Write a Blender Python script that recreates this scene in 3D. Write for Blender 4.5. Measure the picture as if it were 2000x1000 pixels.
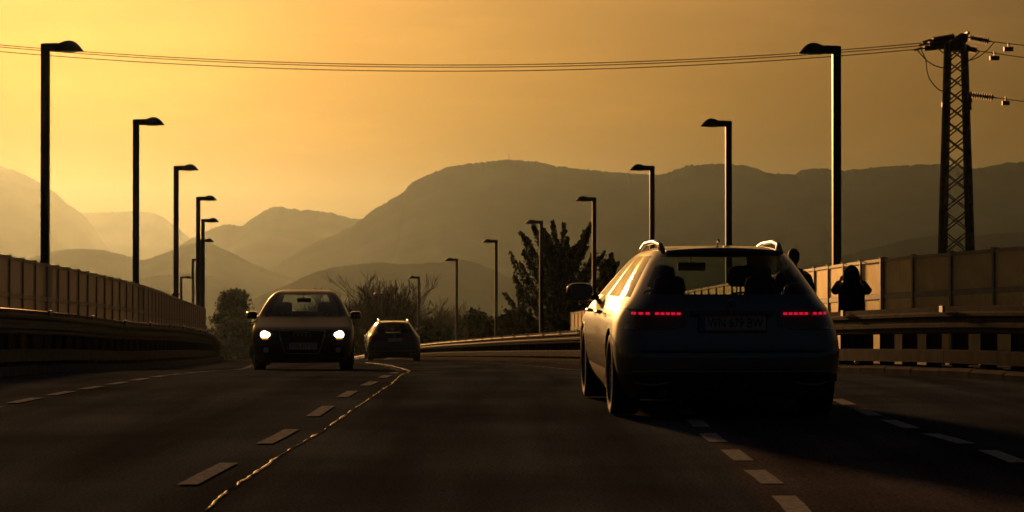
import bpy, bmesh, math, random
import numpy as np
from mathutils import Vector, Matrix, noise, Quaternion

# ---------------------------------------------------------------- camera, sky, sun, exposure
for o in list(bpy.data.objects): bpy.data.objects.remove(o)
SC = bpy.context.scene
COL = SC.collection
R = math.radians
CAMZ, F, HY = 1.13, 4500.0, 540.0           # eye height (m), focal length in photo pixels, eye level row
cam = bpy.data.cameras.new('camera'); camo = bpy.data.objects.new('camera', cam); COL.objects.link(camo)
cam.sensor_width = 36.0; cam.lens = 36.0 * F / 2000.0
cam.clip_start = 0.3; cam.clip_end = 40000
camo.location = (0, 0, CAMZ)
camo.rotation_euler = (R(90) + math.atan((HY - 500) / F), 0, 0)
cam.dof.use_dof = True; cam.dof.focus_distance = 24.0; cam.dof.aperture_fstop = 8.0
SC.camera = camo

SUN_AZ, SUN_EL = R(-12.6), R(7.6)            # azimuth from +Y, negative = left
sdir = Vector((math.sin(SUN_AZ) * math.cos(SUN_EL), math.cos(SUN_AZ) * math.cos(SUN_EL), math.sin(SUN_EL)))
W = bpy.data.worlds.new('World'); SC.world = W; W.use_nodes = True
wn = W.node_tree.nodes; wl = W.node_tree.links
for n in list(wn): wn.remove(n)
sky = wn.new('ShaderNodeTexSky'); sky.sky_type = 'NISHITA'; sky.sun_disc = False
sky.sun_elevation = SUN_EL; sky.sun_rotation = SUN_AZ
sky.altitude = 300; sky.air_density = 1.0; sky.dust_density = 10; sky.ozone_density = 1.0
# thin streaks of cirrus all over the sky
tc = wn.new('ShaderNodeTexCoord'); mp = wn.new('ShaderNodeMapping'); mp.inputs['Scale'].default_value = (5, 5, 26)
nz = wn.new('ShaderNodeTexNoise'); nz.inputs['Scale'].default_value = 2.2; nz.inputs['Detail'].default_value = 5
cr = wn.new('ShaderNodeMapRange'); cr.inputs[1].default_value = 0.46; cr.inputs[2].default_value = 0.78
cr.inputs[3].default_value = 1.0; cr.inputs[4].default_value = 1.18
tint = wn.new('ShaderNodeMix'); tint.data_type = 'RGBA'; tint.blend_type = 'MULTIPLY'; tint.inputs[0].default_value = 1.0
tint.inputs[7].default_value = (1.0, 0.76, 0.68, 1)
cl = wn.new('ShaderNodeMix'); cl.data_type = 'RGBA'; cl.blend_type = 'MULTIPLY'; cl.inputs[0].default_value = 1.0
bg = wn.new('ShaderNodeBackground'); bg.inputs['Strength'].default_value = 0.0225
wo = wn.new('ShaderNodeOutputWorld')
wl.new(tc.outputs['Generated'], mp.inputs['Vector']); wl.new(mp.outputs[0], nz.inputs['Vector'])
wl.new(nz.outputs['Fac'], cr.inputs[0])
hs = wn.new('ShaderNodeHueSaturation'); hs.inputs['Saturation'].default_value = 1.22
wl.new(sky.outputs[0], hs.inputs['Color']); wl.new(hs.outputs[0], tint.inputs[6]); wl.new(tint.outputs[2], cl.inputs[6]); wl.new(cr.outputs[0], cl.inputs[7])
wl.new(cl.outputs[2], bg.inputs[0]); wl.new(bg.outputs[0], wo.inputs[0])
sl = bpy.data.lights.new('sun', 'SUN'); sl.energy = 5.0; sl.angle = R(3.5); sl.color = (1.0, 0.46, 0.14)
so = bpy.data.objects.new('sun', sl); COL.objects.link(so); so.rotation_euler = sdir.to_track_quat('Z', 'Y').to_euler()
SC.view_settings.view_transform = 'Standard'; SC.view_settings.look = 'None'
SC.view_settings.exposure = -0.36; SC.view_settings.gamma = 1.0; SC.view_settings.use_curve_mapping = False
cy = SC.cycles
cy.use_denoising = True; cy.max_bounces = 6; cy.diffuse_bounces = 2; cy.glossy_bounces = 3
cy.transmission_bounces = 4; cy.transparent_max_bounces = 10; cy.volume_bounces = 0
cy.caustics_reflective = False; cy.caustics_refractive = False; cy.sample_clamp_indirect = 6.0

# ---------------------------------------------------------------- helpers
random.seed(4); RNG = np.random.default_rng(7)
def pchip(xs, ys):
    xs = np.array(xs, float); ys = np.array(ys, float)
    h = np.diff(xs); d = np.diff(ys) / h
    m = np.zeros(len(xs)); m[0], m[-1] = d[0], d[-1]
    for i in range(1, len(xs) - 1):
        m[i] = 0 if d[i-1] * d[i] <= 0 else 2 * d[i-1] * d[i] / (d[i-1] + d[i])
    def f(x):
        i = int(np.clip(np.searchsorted(xs, x) - 1, 0, len(xs) - 2))
        t = (x - xs[i])
        if x < xs[0]: return float(ys[0] + m[0] * (x - xs[0]))
        if x > xs[-1]: return float(ys[-1] + m[-1] * (x - xs[-1]))
        t /= h[i]
        return float((2*t**3-3*t*t+1)*ys[i] + (t**3-2*t*t+t)*h[i]*m[i] + (-2*t**3+3*t*t)*ys[i+1] + (t**3-t*t)*h[i]*m[i+1])
    return f
def at(px, py, d): return Vector(((px - 1000) / F * d, d, CAMZ + (HY - py) / F * d))

def new_mat(name, color, rough=0.6, metal=0.0, spec=0.5, var=0.25, scale=6.0, bump=0.0, bscale=60.0, coat=0.0, emit=None, estr=0, rvar=0.0):
    m = bpy.data.materials.new(name); m.use_nodes = True; nt = m.node_tree
    b = nt.nodes['Principled BSDF']
    b.inputs['Roughness'].default_value = rough; b.inputs['Metallic'].default_value = metal
    b.inputs['Specular IOR Level'].default_value = spec; b.inputs['Coat Weight'].default_value = coat
    b.inputs['Coat Roughness'].default_value = 0.06
    t = nt.nodes.new('ShaderNodeTexCoord')
    n = nt.nodes.new('ShaderNodeTexNoise'); n.inputs['Scale'].default_value = scale; n.inputs['Detail'].default_value = 6
    nt.links.new(t.outputs['Object'], n.inputs['Vector'])
    rp = nt.nodes.new('ShaderNodeValToRGB')
    c = np.array(color)
    rp.color_ramp.elements[0].position = 0.3; rp.color_ramp.elements[1].position = 0.72
    rp.color_ramp.elements[0].color = (*(c * (1 - var)), 1); rp.color_ramp.elements[1].color = (*np.minimum(c * (1 + var), 1), 1)
    nt.links.new(n.outputs['Fac'], rp.inputs[0]); nt.links.new(rp.outputs[0], b.inputs['Base Color'])
    if rvar:
        mr = nt.nodes.new('ShaderNodeMapRange'); mr.inputs[3].default_value = rough - rvar; mr.inputs[4].default_value = min(1, rough + rvar)
        nt.links.new(n.outputs['Fac'], mr.inputs[0]); nt.links.new(mr.outputs[0], b.inputs['Roughness'])
    if bump:
        n2 = nt.nodes.new('ShaderNodeTexNoise'); n2.inputs['Scale'].default_value = bscale; n2.inputs['Detail'].default_value = 3
        nt.links.new(t.outputs['Object'], n2.inputs['Vector'])
        bp = nt.nodes.new('ShaderNodeBump'); bp.inputs['Strength'].default_value = bump; bp.inputs['Distance'].default_value = 0.01
        nt.links.new(n2.outputs['Fac'], bp.inputs['Height']); nt.links.new(bp.outputs[0], b.inputs['Normal'])
    if emit is not None:
        b.inputs['Emission Color'].default_value = (*emit, 1); b.inputs['Emission Strength'].default_value = estr
    return m
def glass_mat(name, tintc, refl=0.5):
    m = bpy.data.materials.new(name); m.use_nodes = True; nt = m.node_tree
    for n in list(nt.nodes): nt.nodes.remove(n)
    o = nt.nodes.new('ShaderNodeOutputMaterial'); tr = nt.nodes.new('ShaderNodeBsdfTransparent'); gl = nt.nodes.new('ShaderNodeBsdfGlossy')
    mx = nt.nodes.new('ShaderNodeMixShader'); fr = nt.nodes.new('ShaderNodeFresnel'); fr.inputs[0].default_value = 1.5
    ge = nt.nodes.new('ShaderNodeNewGeometry'); bf = nt.nodes.new('ShaderNodeMapRange'); bf.inputs[3].default_value = 1.5; bf.inputs[4].default_value = 1 / 1.5
    nt.links.new(ge.outputs['Backfacing'], bf.inputs[0]); nt.links.new(bf.outputs[0], fr.inputs[0])
    n = nt.nodes.new('ShaderNodeTexNoise'); n.inputs['Scale'].default_value = 3
    rp = nt.nodes.new('ShaderNodeMapRange'); rp.inputs[3].default_value = 0.02; rp.inputs[4].default_value = 0.06
    nt.links.new(n.outputs['Fac'], rp.inputs[0]); nt.links.new(rp.outputs[0], gl.inputs['Roughness'])
    tr.inputs[0].default_value = (*tintc, 1); gl.inputs[0].default_value = (1, 1, 1, 1)
    nt.links.new(fr.outputs[0], mx.inputs[0]); nt.links.new(tr.outputs[0], mx.inputs[1]); nt.links.new(gl.outputs[0], mx.inputs[2])
    nt.links.new(mx.outputs[0], o.inputs[0])
    return m
def leaf_mat(name, color, var=0.35):
    m = new_mat(name, color, rough=0.8, spec=0.2, var=var, scale=1.5); nt = m.node_tree
    b = nt.nodes['Principled BSDF']; o = nt.nodes['Material Output']
    tl = nt.nodes.new('ShaderNodeBsdfTranslucent'); tl.inputs[0].default_value = (*(np.array(color) * 1.3), 1)
    mx = nt.nodes.new('ShaderNodeMixShader'); mx.inputs[0].default_value = 0.12
    nt.links.new(b.outputs[0], mx.inputs[1]); nt.links.new(tl.outputs[0], mx.inputs[2]); nt.links.new(mx.outputs[0], o.inputs[0])
    return m

def mesh_from(name, v, f, mat=None, smooth=False):
    me = bpy.data.meshes.new(name)
    me.from_pydata([tuple(p) for p in v], [], [tuple(int(i) for i in q) for q in f]); me.update()
    if mat: me.materials.append(mat)
    if smooth: me.polygons.foreach_set('use_smooth', [True] * len(me.polygons))
    return me
def link(name, me, parent=None, M=None):
    o = bpy.data.objects.new(name, me); COL.objects.link(o)
    if parent is not None: o.parent = parent
    if M is not None:
        if isinstance(M, Matrix): o.matrix_local = M
        else: o.location = M
    return o
class MB:                                       # collects shapes, builds ONE mesh object
    def __init__(s): s.v = []; s.f = []
    def add(s, v, f):
        b = len(s.v); s.v += [tuple(p) for p in v]; s.f += [tuple(int(i) + b for i in q) for q in f]; return s
    def box(s, c, size, M=None):
        x, y, z = (a / 2 for a in size)
        v = [Vector((sx * x, sy * y, sz * z)) for sz in (-1, 1) for sx, sy in ((-1, -1), (1, -1), (1, 1), (-1, 1))]
        if M is not None: v = [M @ p for p in v]
        v = [p + Vector(c) for p in v]
        return s.add(v, [(3,2,1,0), (4,5,6,7), (0,1,5,4), (1,2,6,5), (2,3,7,6), (3,0,4,7)])
    def bar(s, a, b, w, h=None, up=Vector((0, 0, 1))):
        a, b = Vector(a), Vector(b); d = b - a; L = d.length
        if L < 1e-6: return s
        d /= L; r = d.cross(up)
        if r.length < 1e-3: r = d.cross(Vector((1, 0, 0)))
        r.normalize(); u = r.cross(d); h = h or w
        M = Matrix((r, d, u)).transposed()
        return s.box((a + b) / 2, (w, L, h), M)
    def tube(s, pts, rad, n=6):
        pts = [Vector(p) for p in pts]; rad = rad if hasattr(rad, '__len__') else [rad] * len(pts)
        v = []; f = []; pr = None
        for i, p in enumerate(pts):
            d = (pts[min(i+1, len(pts)-1)] - pts[max(i-1, 0)]).normalized()
            r = d.cross(Vector((0, 0, 1)) if abs(d.z) < 0.95 else Vector((1, 0, 0))).normalized() if pr is None else (pr - d * pr.dot(d)).normalized()
            pr = r; u = r.cross(d)
            v += [p + (r * math.cos(a) + u * math.sin(a)) * rad[i] for a in (2 * math.pi * k / n for k in range(n))]
        for i in range(len(pts) - 1):
            f += [(i*n+k, i*n+(k+1) % n, (i+1)*n+(k+1) % n, (i+1)*n+k) for k in range(n)]
        f += [tuple(range(n))[::-1], tuple(range((len(pts)-1)*n, len(pts)*n))]
        return s.add(v, f)
    def lathe(s, prof, M=None, n=24):           # profile of (radius, axial) about local Z
        v = []; f = []; m = len(prof)
        for k in range(n):
            a = 2 * math.pi * k / n
            v += [Vector((r * math.cos(a), r * math.sin(a), z)) for r, z in prof]
        for k in range(n):
            for i in range(m - 1):
                f.append((k*m+i, ((k+1) % n)*m+i, ((k+1) % n)*m+i+1, k*m+i+1))
        if M is not None: v = [M @ p for p in v]
        return s.add(v, f)
    def prism(s, poly, M, th):                  # polygon in local XY extruded +-th/2 along local Z
        n = len(poly)
        v = [M @ Vector((x, y, -th/2)) for x, y in poly] + [M @ Vector((x, y, th/2)) for x, y in poly]
        f = [tuple(range(n))[::-1], tuple(range(n, 2*n))] + [(i, (i+1) % n, n+(i+1) % n, n+i) for i in range(n)]
        return s.add(v, f)
    def sweep(s, prof, path):                   # closed profile (n to the right, z) along a path
        m = len(prof); v = []; f = []
        for i, p in enumerate(path):
            d = Vector(path[min(i+1, len(path)-1)]) - Vector(path[max(i-1, 0)]); d.z = 0; d.normalize()
            r = Vector((d.y, -d.x, 0))
            v += [Vector(p) + r * a + Vector((0, 0, b)) for a, b in prof]
        for i in range(len(path) - 1):
            f += [(i*m+k, (i+1)*m+k, (i+1)*m+(k+1) % m, i*m+(k+1) % m) for k in range(m)]
        f += [tuple(range(m)), tuple(range((len(path)-1)*m, len(path)*m))[::-1]]
        return s.add(v, f)
    def build(s, name, mat, parent=None, smooth=False, M=None):
        return link(name, mesh_from(name, s.v, s.f, mat, smooth), parent, M)
def empty(name, loc=(0, 0, 0), rz=0.0):
    o = bpy.data.objects.new(name, None); COL.objects.link(o); o.location = loc; o.rotation_euler = (0, 0, rz); return o
def tag(o, label=None, cat=None, group=None, kind=None):
    if label: o['label'] = label
    if cat: o['category'] = cat
    if group: o['group'] = group
    if kind: o['kind'] = kind
    return o
ORD = 'nearest,second nearest,third nearest,fourth nearest,fifth nearest,sixth nearest,seventh nearest,eighth nearest,farthest'.split(',')

# ---------------------------------------------------------------- materials
M = {}
def asphalt(name, col, red=0.0):
    m = new_mat(name, col, rough=0.9, spec=0.0, metal=0.014, var=0.38, scale=0.45, bump=0.5, bscale=90)
    nt = m.node_tree; b = nt.nodes['Principled BSDF']
    t = nt.nodes.new('ShaderNodeTexCoord')
    g = nt.nodes.new('ShaderNodeTexNoise'); g.inputs['Scale'].default_value = 55; g.inputs['Detail'].default_value = 2
    mp = nt.nodes.new('ShaderNodeMapping'); mp.inputs['Scale'].default_value = (1, 0.06, 1)
    st = nt.nodes.new('ShaderNodeTexNoise'); st.inputs['Scale'].default_value = 1.6; st.inputs['Detail'].default_value = 4
    nt.links.new(t.outputs['Object'], g.inputs['Vector']); nt.links.new(t.outputs['Object'], mp.inputs[0]); nt.links.new(mp.outputs[0], st.inputs['Vector'])
    src = b.inputs['Base Color'].links[0].from_socket
    for tex, lo, hi in ((g, 0.3, 1.85), (st, 0.4, 1.65)):
        mr = nt.nodes.new('ShaderNodeMapRange'); mr.inputs[1].default_value = 0.25; mr.inputs[2].default_value = 0.75
        mr.inputs[3].default_value = lo; mr.inputs[4].default_value = hi
        mx = nt.nodes.new('ShaderNodeMix'); mx.data_type = 'RGBA'; mx.blend_type = 'MULTIPLY'; mx.inputs[0].default_value = 1
        nt.links.new(tex.outputs['Fac'], mr.inputs[0]); nt.links.new(src, mx.inputs[6]); nt.links.new(mr.outputs[0], mx.inputs[7]); src = mx.outputs[2]
    nt.links.new(src, b.inputs['Base Color'])
    return m
M['asphalt'] = asphalt('asphalt', (0.054, 0.067, 0.088))
M['bike'] = asphalt('red_tinted_asphalt', (0.070, 0.064, 0.072))
M['line'] = new_mat('worn_road_paint', (0.36, 0.37, 0.38), rough=0.9, spec=0.0, var=0.35, scale=22)
M['seal'] = new_mat('bitumen_seal', (0.03, 0.03, 0.03), rough=0.6, spec=0.02, var=0.3, scale=14, bump=1.0, bscale=22)
M['concrete'] = new_mat('concrete', (0.17, 0.16, 0.145), rough=0.9, spec=0.0, var=0.25, scale=3, bump=0.4, bscale=40)
M['pave'] = new_mat('pavement_concrete', (0.15, 0.15, 0.15), rough=0.9, spec=0.0, var=0.25, scale=1.2, bump=0.3)
M['steel'] = new_mat('galvanised_steel', (0.075, 0.075, 0.078), rough=0.45, spec=0.0, metal=0.14, var=0.25, scale=5, rvar=0.1)
M['steel_dark'] = new_mat('weathered_steel', (0.06, 0.06, 0.06), rough=0.6, metal=0.6, var=0.3, scale=5)
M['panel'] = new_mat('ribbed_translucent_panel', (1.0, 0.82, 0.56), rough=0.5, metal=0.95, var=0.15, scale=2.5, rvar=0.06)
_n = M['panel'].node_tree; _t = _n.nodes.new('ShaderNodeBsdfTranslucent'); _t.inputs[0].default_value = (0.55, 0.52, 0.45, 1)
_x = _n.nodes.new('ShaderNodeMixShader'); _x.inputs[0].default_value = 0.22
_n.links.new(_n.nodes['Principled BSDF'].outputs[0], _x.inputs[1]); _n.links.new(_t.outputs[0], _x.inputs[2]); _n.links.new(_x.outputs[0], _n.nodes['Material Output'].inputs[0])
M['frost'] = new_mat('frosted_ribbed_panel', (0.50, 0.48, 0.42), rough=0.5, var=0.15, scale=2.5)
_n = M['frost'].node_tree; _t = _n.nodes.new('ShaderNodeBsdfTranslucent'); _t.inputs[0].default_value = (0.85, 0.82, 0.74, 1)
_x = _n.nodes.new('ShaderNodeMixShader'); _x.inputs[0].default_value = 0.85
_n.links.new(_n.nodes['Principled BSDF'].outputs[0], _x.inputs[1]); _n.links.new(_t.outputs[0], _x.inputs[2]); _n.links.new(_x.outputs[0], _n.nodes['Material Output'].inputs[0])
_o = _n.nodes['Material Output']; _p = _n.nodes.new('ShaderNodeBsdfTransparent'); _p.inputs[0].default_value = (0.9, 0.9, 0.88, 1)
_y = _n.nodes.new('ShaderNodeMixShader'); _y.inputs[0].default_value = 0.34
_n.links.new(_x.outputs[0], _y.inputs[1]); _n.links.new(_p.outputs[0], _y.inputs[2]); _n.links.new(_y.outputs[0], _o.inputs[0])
M['fpost'] = new_mat('fence_post_paint', (0.30, 0.29, 0.27), rough=0.45, metal=0.5, var=0.2, scale=4)
M['lamp'] = new_mat('anthracite_lamp_paint', (0.034, 0.040, 0.048), rough=0.5, metal=0.12, var=0.2, scale=4)
M['lens'] = new_mat('lamp_lens', (0.35, 0.35, 0.33), rough=0.25, var=0.1)
M['pylon'] = new_mat('pylon_steel', (0.10, 0.085, 0.075), rough=0.55, metal=0.4, var=0.35, scale=2)
M['insul'] = new_mat('brown_porcelain', (0.02, 0.014, 0.012), rough=0.7, var=0.2)
M['wire'] = new_mat('aluminium_wire', (0.06, 0.06, 0.06), rough=0.8, metal=0.0, var=0.1)
M['ground'] = new_mat('winter_grass', (0.06, 0.055, 0.03), rough=0.95, spec=0.1, var=0.5, scale=0.02)
M['hill'] = new_mat('forested_slope', (0.035, 0.034, 0.022), rough=1.0, spec=0.0, var=0.5, scale=0.006)
M['bark'] = new_mat('bark', (0.07, 0.05, 0.04), rough=0.9, spec=0.1, var=0.4, scale=8)
M['twig'] = new_mat('twigs', (0.075, 0.048, 0.035), rough=0.9, spec=0.1, var=0.3, scale=3)
M['needle'] = leaf_mat('conifer_needles', (0.022, 0.028, 0.015))
M['leaf'] = leaf_mat('evergreen_leaves', (0.03, 0.033, 0.018))
M['black'] = new_mat('black_plastic', (0.018, 0.018, 0.019), rough=0.55, var=0.2)
M['gloss'] = new_mat('gloss_black', (0.012, 0.012, 0.013), rough=0.15, var=0.2, coat=0.5)
M['rubber'] = new_mat('tyre_rubber', (0.02, 0.02, 0.02), rough=0.8, var=0.3, bump=0.3, bscale=30)
M['rim'] = new_mat('alloy_rim', (0.35, 0.35, 0.36), rough=0.3, metal=0.9, var=0.1)
M['chrome'] = new_mat('chrome_trim', (0.26, 0.25, 0.24), rough=0.34, metal=1.0, var=0.05)
M['fabric'] = new_mat('seat_fabric', (0.02, 0.02, 0.022), rough=0.9, var=0.3)
M['plate'] = new_mat('plate_white', (0.36, 0.36, 0.35), rough=0.5, var=0.06)
M['plate_txt'] = new_mat('plate_black', (0.01, 0.01, 0.01), rough=0.5, var=0.05)
M['plate_red'] = new_mat('plate_red', (0.45, 0.03, 0.03), rough=0.5, var=0.05)
M['plate_blue'] = new_mat('plate_blue', (0.01, 0.05, 0.35), rough=0.5, var=0.05)
M['redlens'] = new_mat('red_lens', (0.10, 0.006, 0.008), rough=0.15, var=0.2, coat=0.6)
M['redlit'] = new_mat('lit_tail_element', (0.4, 0.01, 0.02), rough=0.4, emit=(1.0, 0.015, 0.06), estr=0.75)
M['headlit'] = new_mat('lit_headlamp', (0.8, 0.8, 0.75), rough=0.3, emit=(1.0, 0.80, 0.46), estr=9)
M['amber'] = new_mat('lit_amber', (0.6, 0.3, 0.05), rough=0.3, emit=(1.0, 0.45, 0.08), estr=1.2)
M['clear'] = glass_mat('headlamp_glass', (0.85, 0.85, 0.85))
M['glass'] = glass_mat('car_glass', (0.80, 0.86, 0.80))
M['privacy'] = glass_mat('privacy_glass', (0.42, 0.47, 0.44))
M['paint_grey'] = new_mat('grey_metallic_paint', (0.085, 0.097, 0.115), rough=0.42, metal=0.8, var=0.05, coat=1.0)
M['paint_dark'] = new_mat('dark_green_grey_paint', (0.012, 0.016, 0.016), rough=0.5, metal=0.2, var=0.05, coat=0.15)
M['paint_black'] = new_mat('black_paint', (0.018, 0.018, 0.02), rough=0.4, metal=0.2, var=0.05, coat=1.0)
M['coat'] = new_mat('black_coat_cloth', (0.018, 0.018, 0.02), rough=0.95, spec=0.1, var=0.3, bump=0.3)
M['jacket'] = new_mat('dark_jacket_cloth', (0.022, 0.022, 0.026), rough=0.95, spec=0.1, var=0.3, bump=0.3)
M['denim'] = new_mat('dark_trousers', (0.02, 0.022, 0.03), rough=0.95, spec=0.1, var=0.3)
M['skin'] = new_mat('skin', (0.42, 0.26, 0.19), rough=0.55, var=0.08)
M['hair'] = new_mat('dark_hair', (0.02, 0.014, 0.01), rough=0.6, var=0.3, bump=0.5)

# ---------------------------------------------------------------- road lines in plan (x as a function of distance y) and height profile
C = pchip([-60, -20, 11, 14, 17, 20, 23, 27, 32, 40, 50, 62, 79, 97, 127, 145, 165, 187, 220, 260, 330],
          [-3.4, -2.7, -1.93, -1.84, -1.74, -1.67, -1.61, -1.57, -1.62, -2.0, -2.85, -4.1, -6.0, -7.9, -11.2, -13.9, -17.4, -21.3, -28, -37, -55])
RR = pchip([-60, 5, 15, 20, 27, 33.4, 40, 50, 62, 79, 97, 127, 145, 165, 187, 220, 260, 330],
           [19, 10.4, 8.5, 7.35, 5.85, 4.75, 3.95, 2.9, 1.7, -0.1, -1.9, -5.2, -7.9, -11.4, -15.3, -22, -31, -49])
LR = pchip([-60, 5, 25, 30, 40, 50, 62, 79, 97, 127, 145, 165, 187, 220, 260, 330],
           [-6.8, -6.4, -6.5, -6.6, -6.9, -7.4, -8.4, -10.3, -12.5, -16.2, -19, -22.5, -26.5, -33.2, -42, -60])
LF = pchip([-60, 5, 25, 40, 58, 73, 88, 93, 127, 165, 220, 330], [-8.6, -8.4, -8.5, -8.9, -9.5, -10.7, -11.9, -12.35, -16.9, -23.5, -34.5, -61])
RF = pchip([-60, 20, 33, 37.5, 42, 47, 60, 80, 100, 127, 165, 220, 330], [33, 12.6, 9.66, 8.2, 6.74, 6.2, 5.3, 4.0, 2.5, -1.3, -7.2, -18.5, -46])
Gr = pchip([-60, 0, 20, 27, 33, 41, 50, 62, 78, 97, 110, 127, 145, 165, 187, 220, 260, 330],
           [-1.1, -1.13, -1.13, -1.21, -1.37, -1.66, -1.93, -2.32, -2.85, -3.5, -3.95, -4.6, -5.5, -6.6, -8.0, -10.3, -13, -17])
def G(y): return CAMZ + Gr(y)
def path(fx, y0, y1, step=1.0, dz=0.0, dx=0.0):
    n = max(2, int(math.ceil((y1 - y0) / step)) + 1)
    return [Vector((fx(y) + dx, y, G(y) + dz)) for y in np.linspace(y0, y1, n)]
def spaced(fx, y0, y1, P, dz=0.0):              # points P metres apart along the curve
    out = []; y = y0
    while y < y1:
        out.append(Vector((fx(y), y, G(y) + dz)))
        s = (fx(y + .1) - fx(y)) / .1
        y += P / math.sqrt(1 + s * s)
    return out
def strip(name, fa, fb, y0, y1, mat, dz=0.0, nx=4, step=1.0, parent=None):
    ys = np.arange(y0, y1 + step * .5, step); v = []; f = []
    for y in ys:
        a, b = fa(y), fb(y)
        v += [(a + (b - a) * k / nx, y, G(y) + dz) for k in range(nx + 1)]
    m = nx + 1
    for i in range(len(ys) - 1):
        f += [(i*m+k, i*m+k+1, (i+1)*m+k+1, (i+1)*m+k) for k in range(nx)]
    return link(name, mesh_from(name, v, f, mat), parent)
YEND = 320
road = tag(strip('road', lambda y: LR(y) + .2, lambda y: RR(y) - .2, -55, YEND, M['asphalt'], nx=6), kind='structure')
bike = tag(strip('bike_lane', lambda y: C(y) + 3.12 + .02, lambda y: C(y) + 4.72, -55, 150, M['bike'], .004, nx=2, parent=road))
tag(strip('walkway', lambda y: RR(y) + .28, lambda y: RF(y) + .6, -55, YEND, M['pave'], .09, nx=3), kind='structure')
tag(strip('pavement', lambda y: LF(y) - .6, lambda y: LR(y) - .28, -55, YEND, M['pave'], .09, nx=3), kind='structure')
# painted dashes, each a piece of the road
def dashes(off, y0, y1, dash, period, w):
    y = y0
    while y < y1:
        ya, yb = y, y + dash; v = []; ws = w / 2
        for yy in (ya, (ya + yb) / 2, yb):
            j = RNG.uniform(-.006, .006)
            v += [(C(yy) + off(yy) - ws + j, yy, G(yy) + .008), (C(yy) + off(yy) + ws + j, yy, G(yy) + .008)]
        link('lane_dash', mesh_from('lane_dash', v, [(0, 1, 3, 2), (2, 3, 5, 4)], M['line']), road)
        y += period
OC = pchip([5, 12, 16, 20, 24, 150], [.15, .14, .125, .08, .01, 0]); dashes(OC, 9.4, 75, 1.45, 3.05, .112)
O1 = pchip([5, 12, 14, 17, 30, 150], [3.3, 3.3, 3.25, 3.15, 3.1, 3.1]); O2 = pchip([5, 15, 17, 20, 30, 150], [5.05, 4.88, 4.70, 4.62, 4.68, 4.75])
dashes(O1, 9.36, 58, .88, 1.57, .125)
dashes(O2, 10.78, 58, 1.0, 1.57, .125)
dashes(lambda y: -2.78, 13.0, 62, .95, 1.5, .12)
# sealed seam between the two halves of the carriageway
v = []; f = []; ys = np.arange(8, 62, .07)
for i, y in enumerate(ys):
    j = noise.noise((y * .9, 3.3, 0)) * .022 + noise.noise((y * 4, 7.1, 0)) * .016
    w = max(.002, .008 + .016 * noise.noise((y * 3.1, 1.7, 2)))
    o = {0: .0}.get(0) + float(np.interp(y, [8, 11, 13, 15, 17, 20, 24, 29, 62], [.44, .45, .39, .35, .36, .34, .29, .17, .17]))
    z = G(y) + .0065 + .003 * (1 + noise.noise((y * 6, 0, 5)))
    v += [(C(y) + o + j - w, y, G(y) + .005), (C(y) + o + j, y, z), (C(y) + o + j + w, y, G(y) + .005)]
    if i: f += [((i-1)*3, (i-1)*3+1, i*3+1, i*3), ((i-1)*3+1, (i-1)*3+2, i*3+2, i*3+1)]
link('sealed_seam', mesh_from('sealed_seam', v, f, M['seal'], True), road)
# kerbs: bed plus single kerb stones
def kerb(name, fx, y0, y1, L):
    b = MB(); b.sweep([(-.27, -.4), (-.27, .05), (.27, .05), (.27, -.4)], path(fx, y0, y1, 2.0))
    k = tag(b.build(name, M['concrete']), kind='structure')
    pts = spaced(fx, max(y0, 8), min(y1, 150), L)
    meshes = [mesh_from('kerb_stone', *(lambda m: (m.v, m.f))(MB().sweep([(-.285, -.05), (-.285, .07 + e), (-.25, .10 + e), (.285, .10 + e), (.285, -.05)], [(0, .012, 0), (0, L - .012, 0)])), M['concrete']) for e in (0, .004, .009)]
    for i in range(len(pts) - 1):
        d = pts[i+1] - pts[i]; o = link('kerb_stone', meshes[i % 3], k)
        o.location = pts[i]; o.rotation_euler = (math.atan2(d.z, math.hypot(d.x, d.y)), 0, math.atan2(-d.x, d.y))
kerb('kerb_right', RR, -50, YEND, 1.0)
kerb('kerb_left', LR, -50, YEND, 1.0)

# ---------------------------------------------------------------- terrain and hills
def T(x, y):
    c = C(min(max(y, -60), 330)); g = G(min(max(y, -60), 330))
    dd = max(abs(x - c - 2) - 14, 0)
    near = g - .75 - min(dd * .4, 5.5)
    far = -16 - .030 * max(y - 300, 0)
    far = max(far, -92)
    t = min(max((y - 200) / 140, 0), 1); t = t * t * (3 - 2 * t)
    side = min(dd / 400, 1)
    return near * (1 - t) + far * t - (1 - t) * side * 6 + 1.2 * noise.noise((x * .01, y * .01, 0)) * min(dd / 30, 1)
xs = np.unique(np.concatenate([np.linspace(-7000, -400, 24), np.linspace(-400, -80, 17), np.linspace(-80, 80, 41), np.linspace(80, 400, 17), np.linspace(400, 7000, 24)]))
ys = np.unique(np.concatenate([np.linspace(-300, -60, 7), np.linspace(-60, 360, 85), np.linspace(360, 1000, 25), np.linspace(1000, 9500, 40)]))
v = [(x, y, T(x, y)) for y in ys for x in xs]; m = len(xs)
f = [(i*m+k, i*m+k+1, (i+1)*m+k+1, (i+1)*m+k) for i in range(len(ys) - 1) for k in range(m - 1)]
tag(link('terrain', mesh_from('terrain', v, f, M['ground'], True)), kind='structure')
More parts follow.
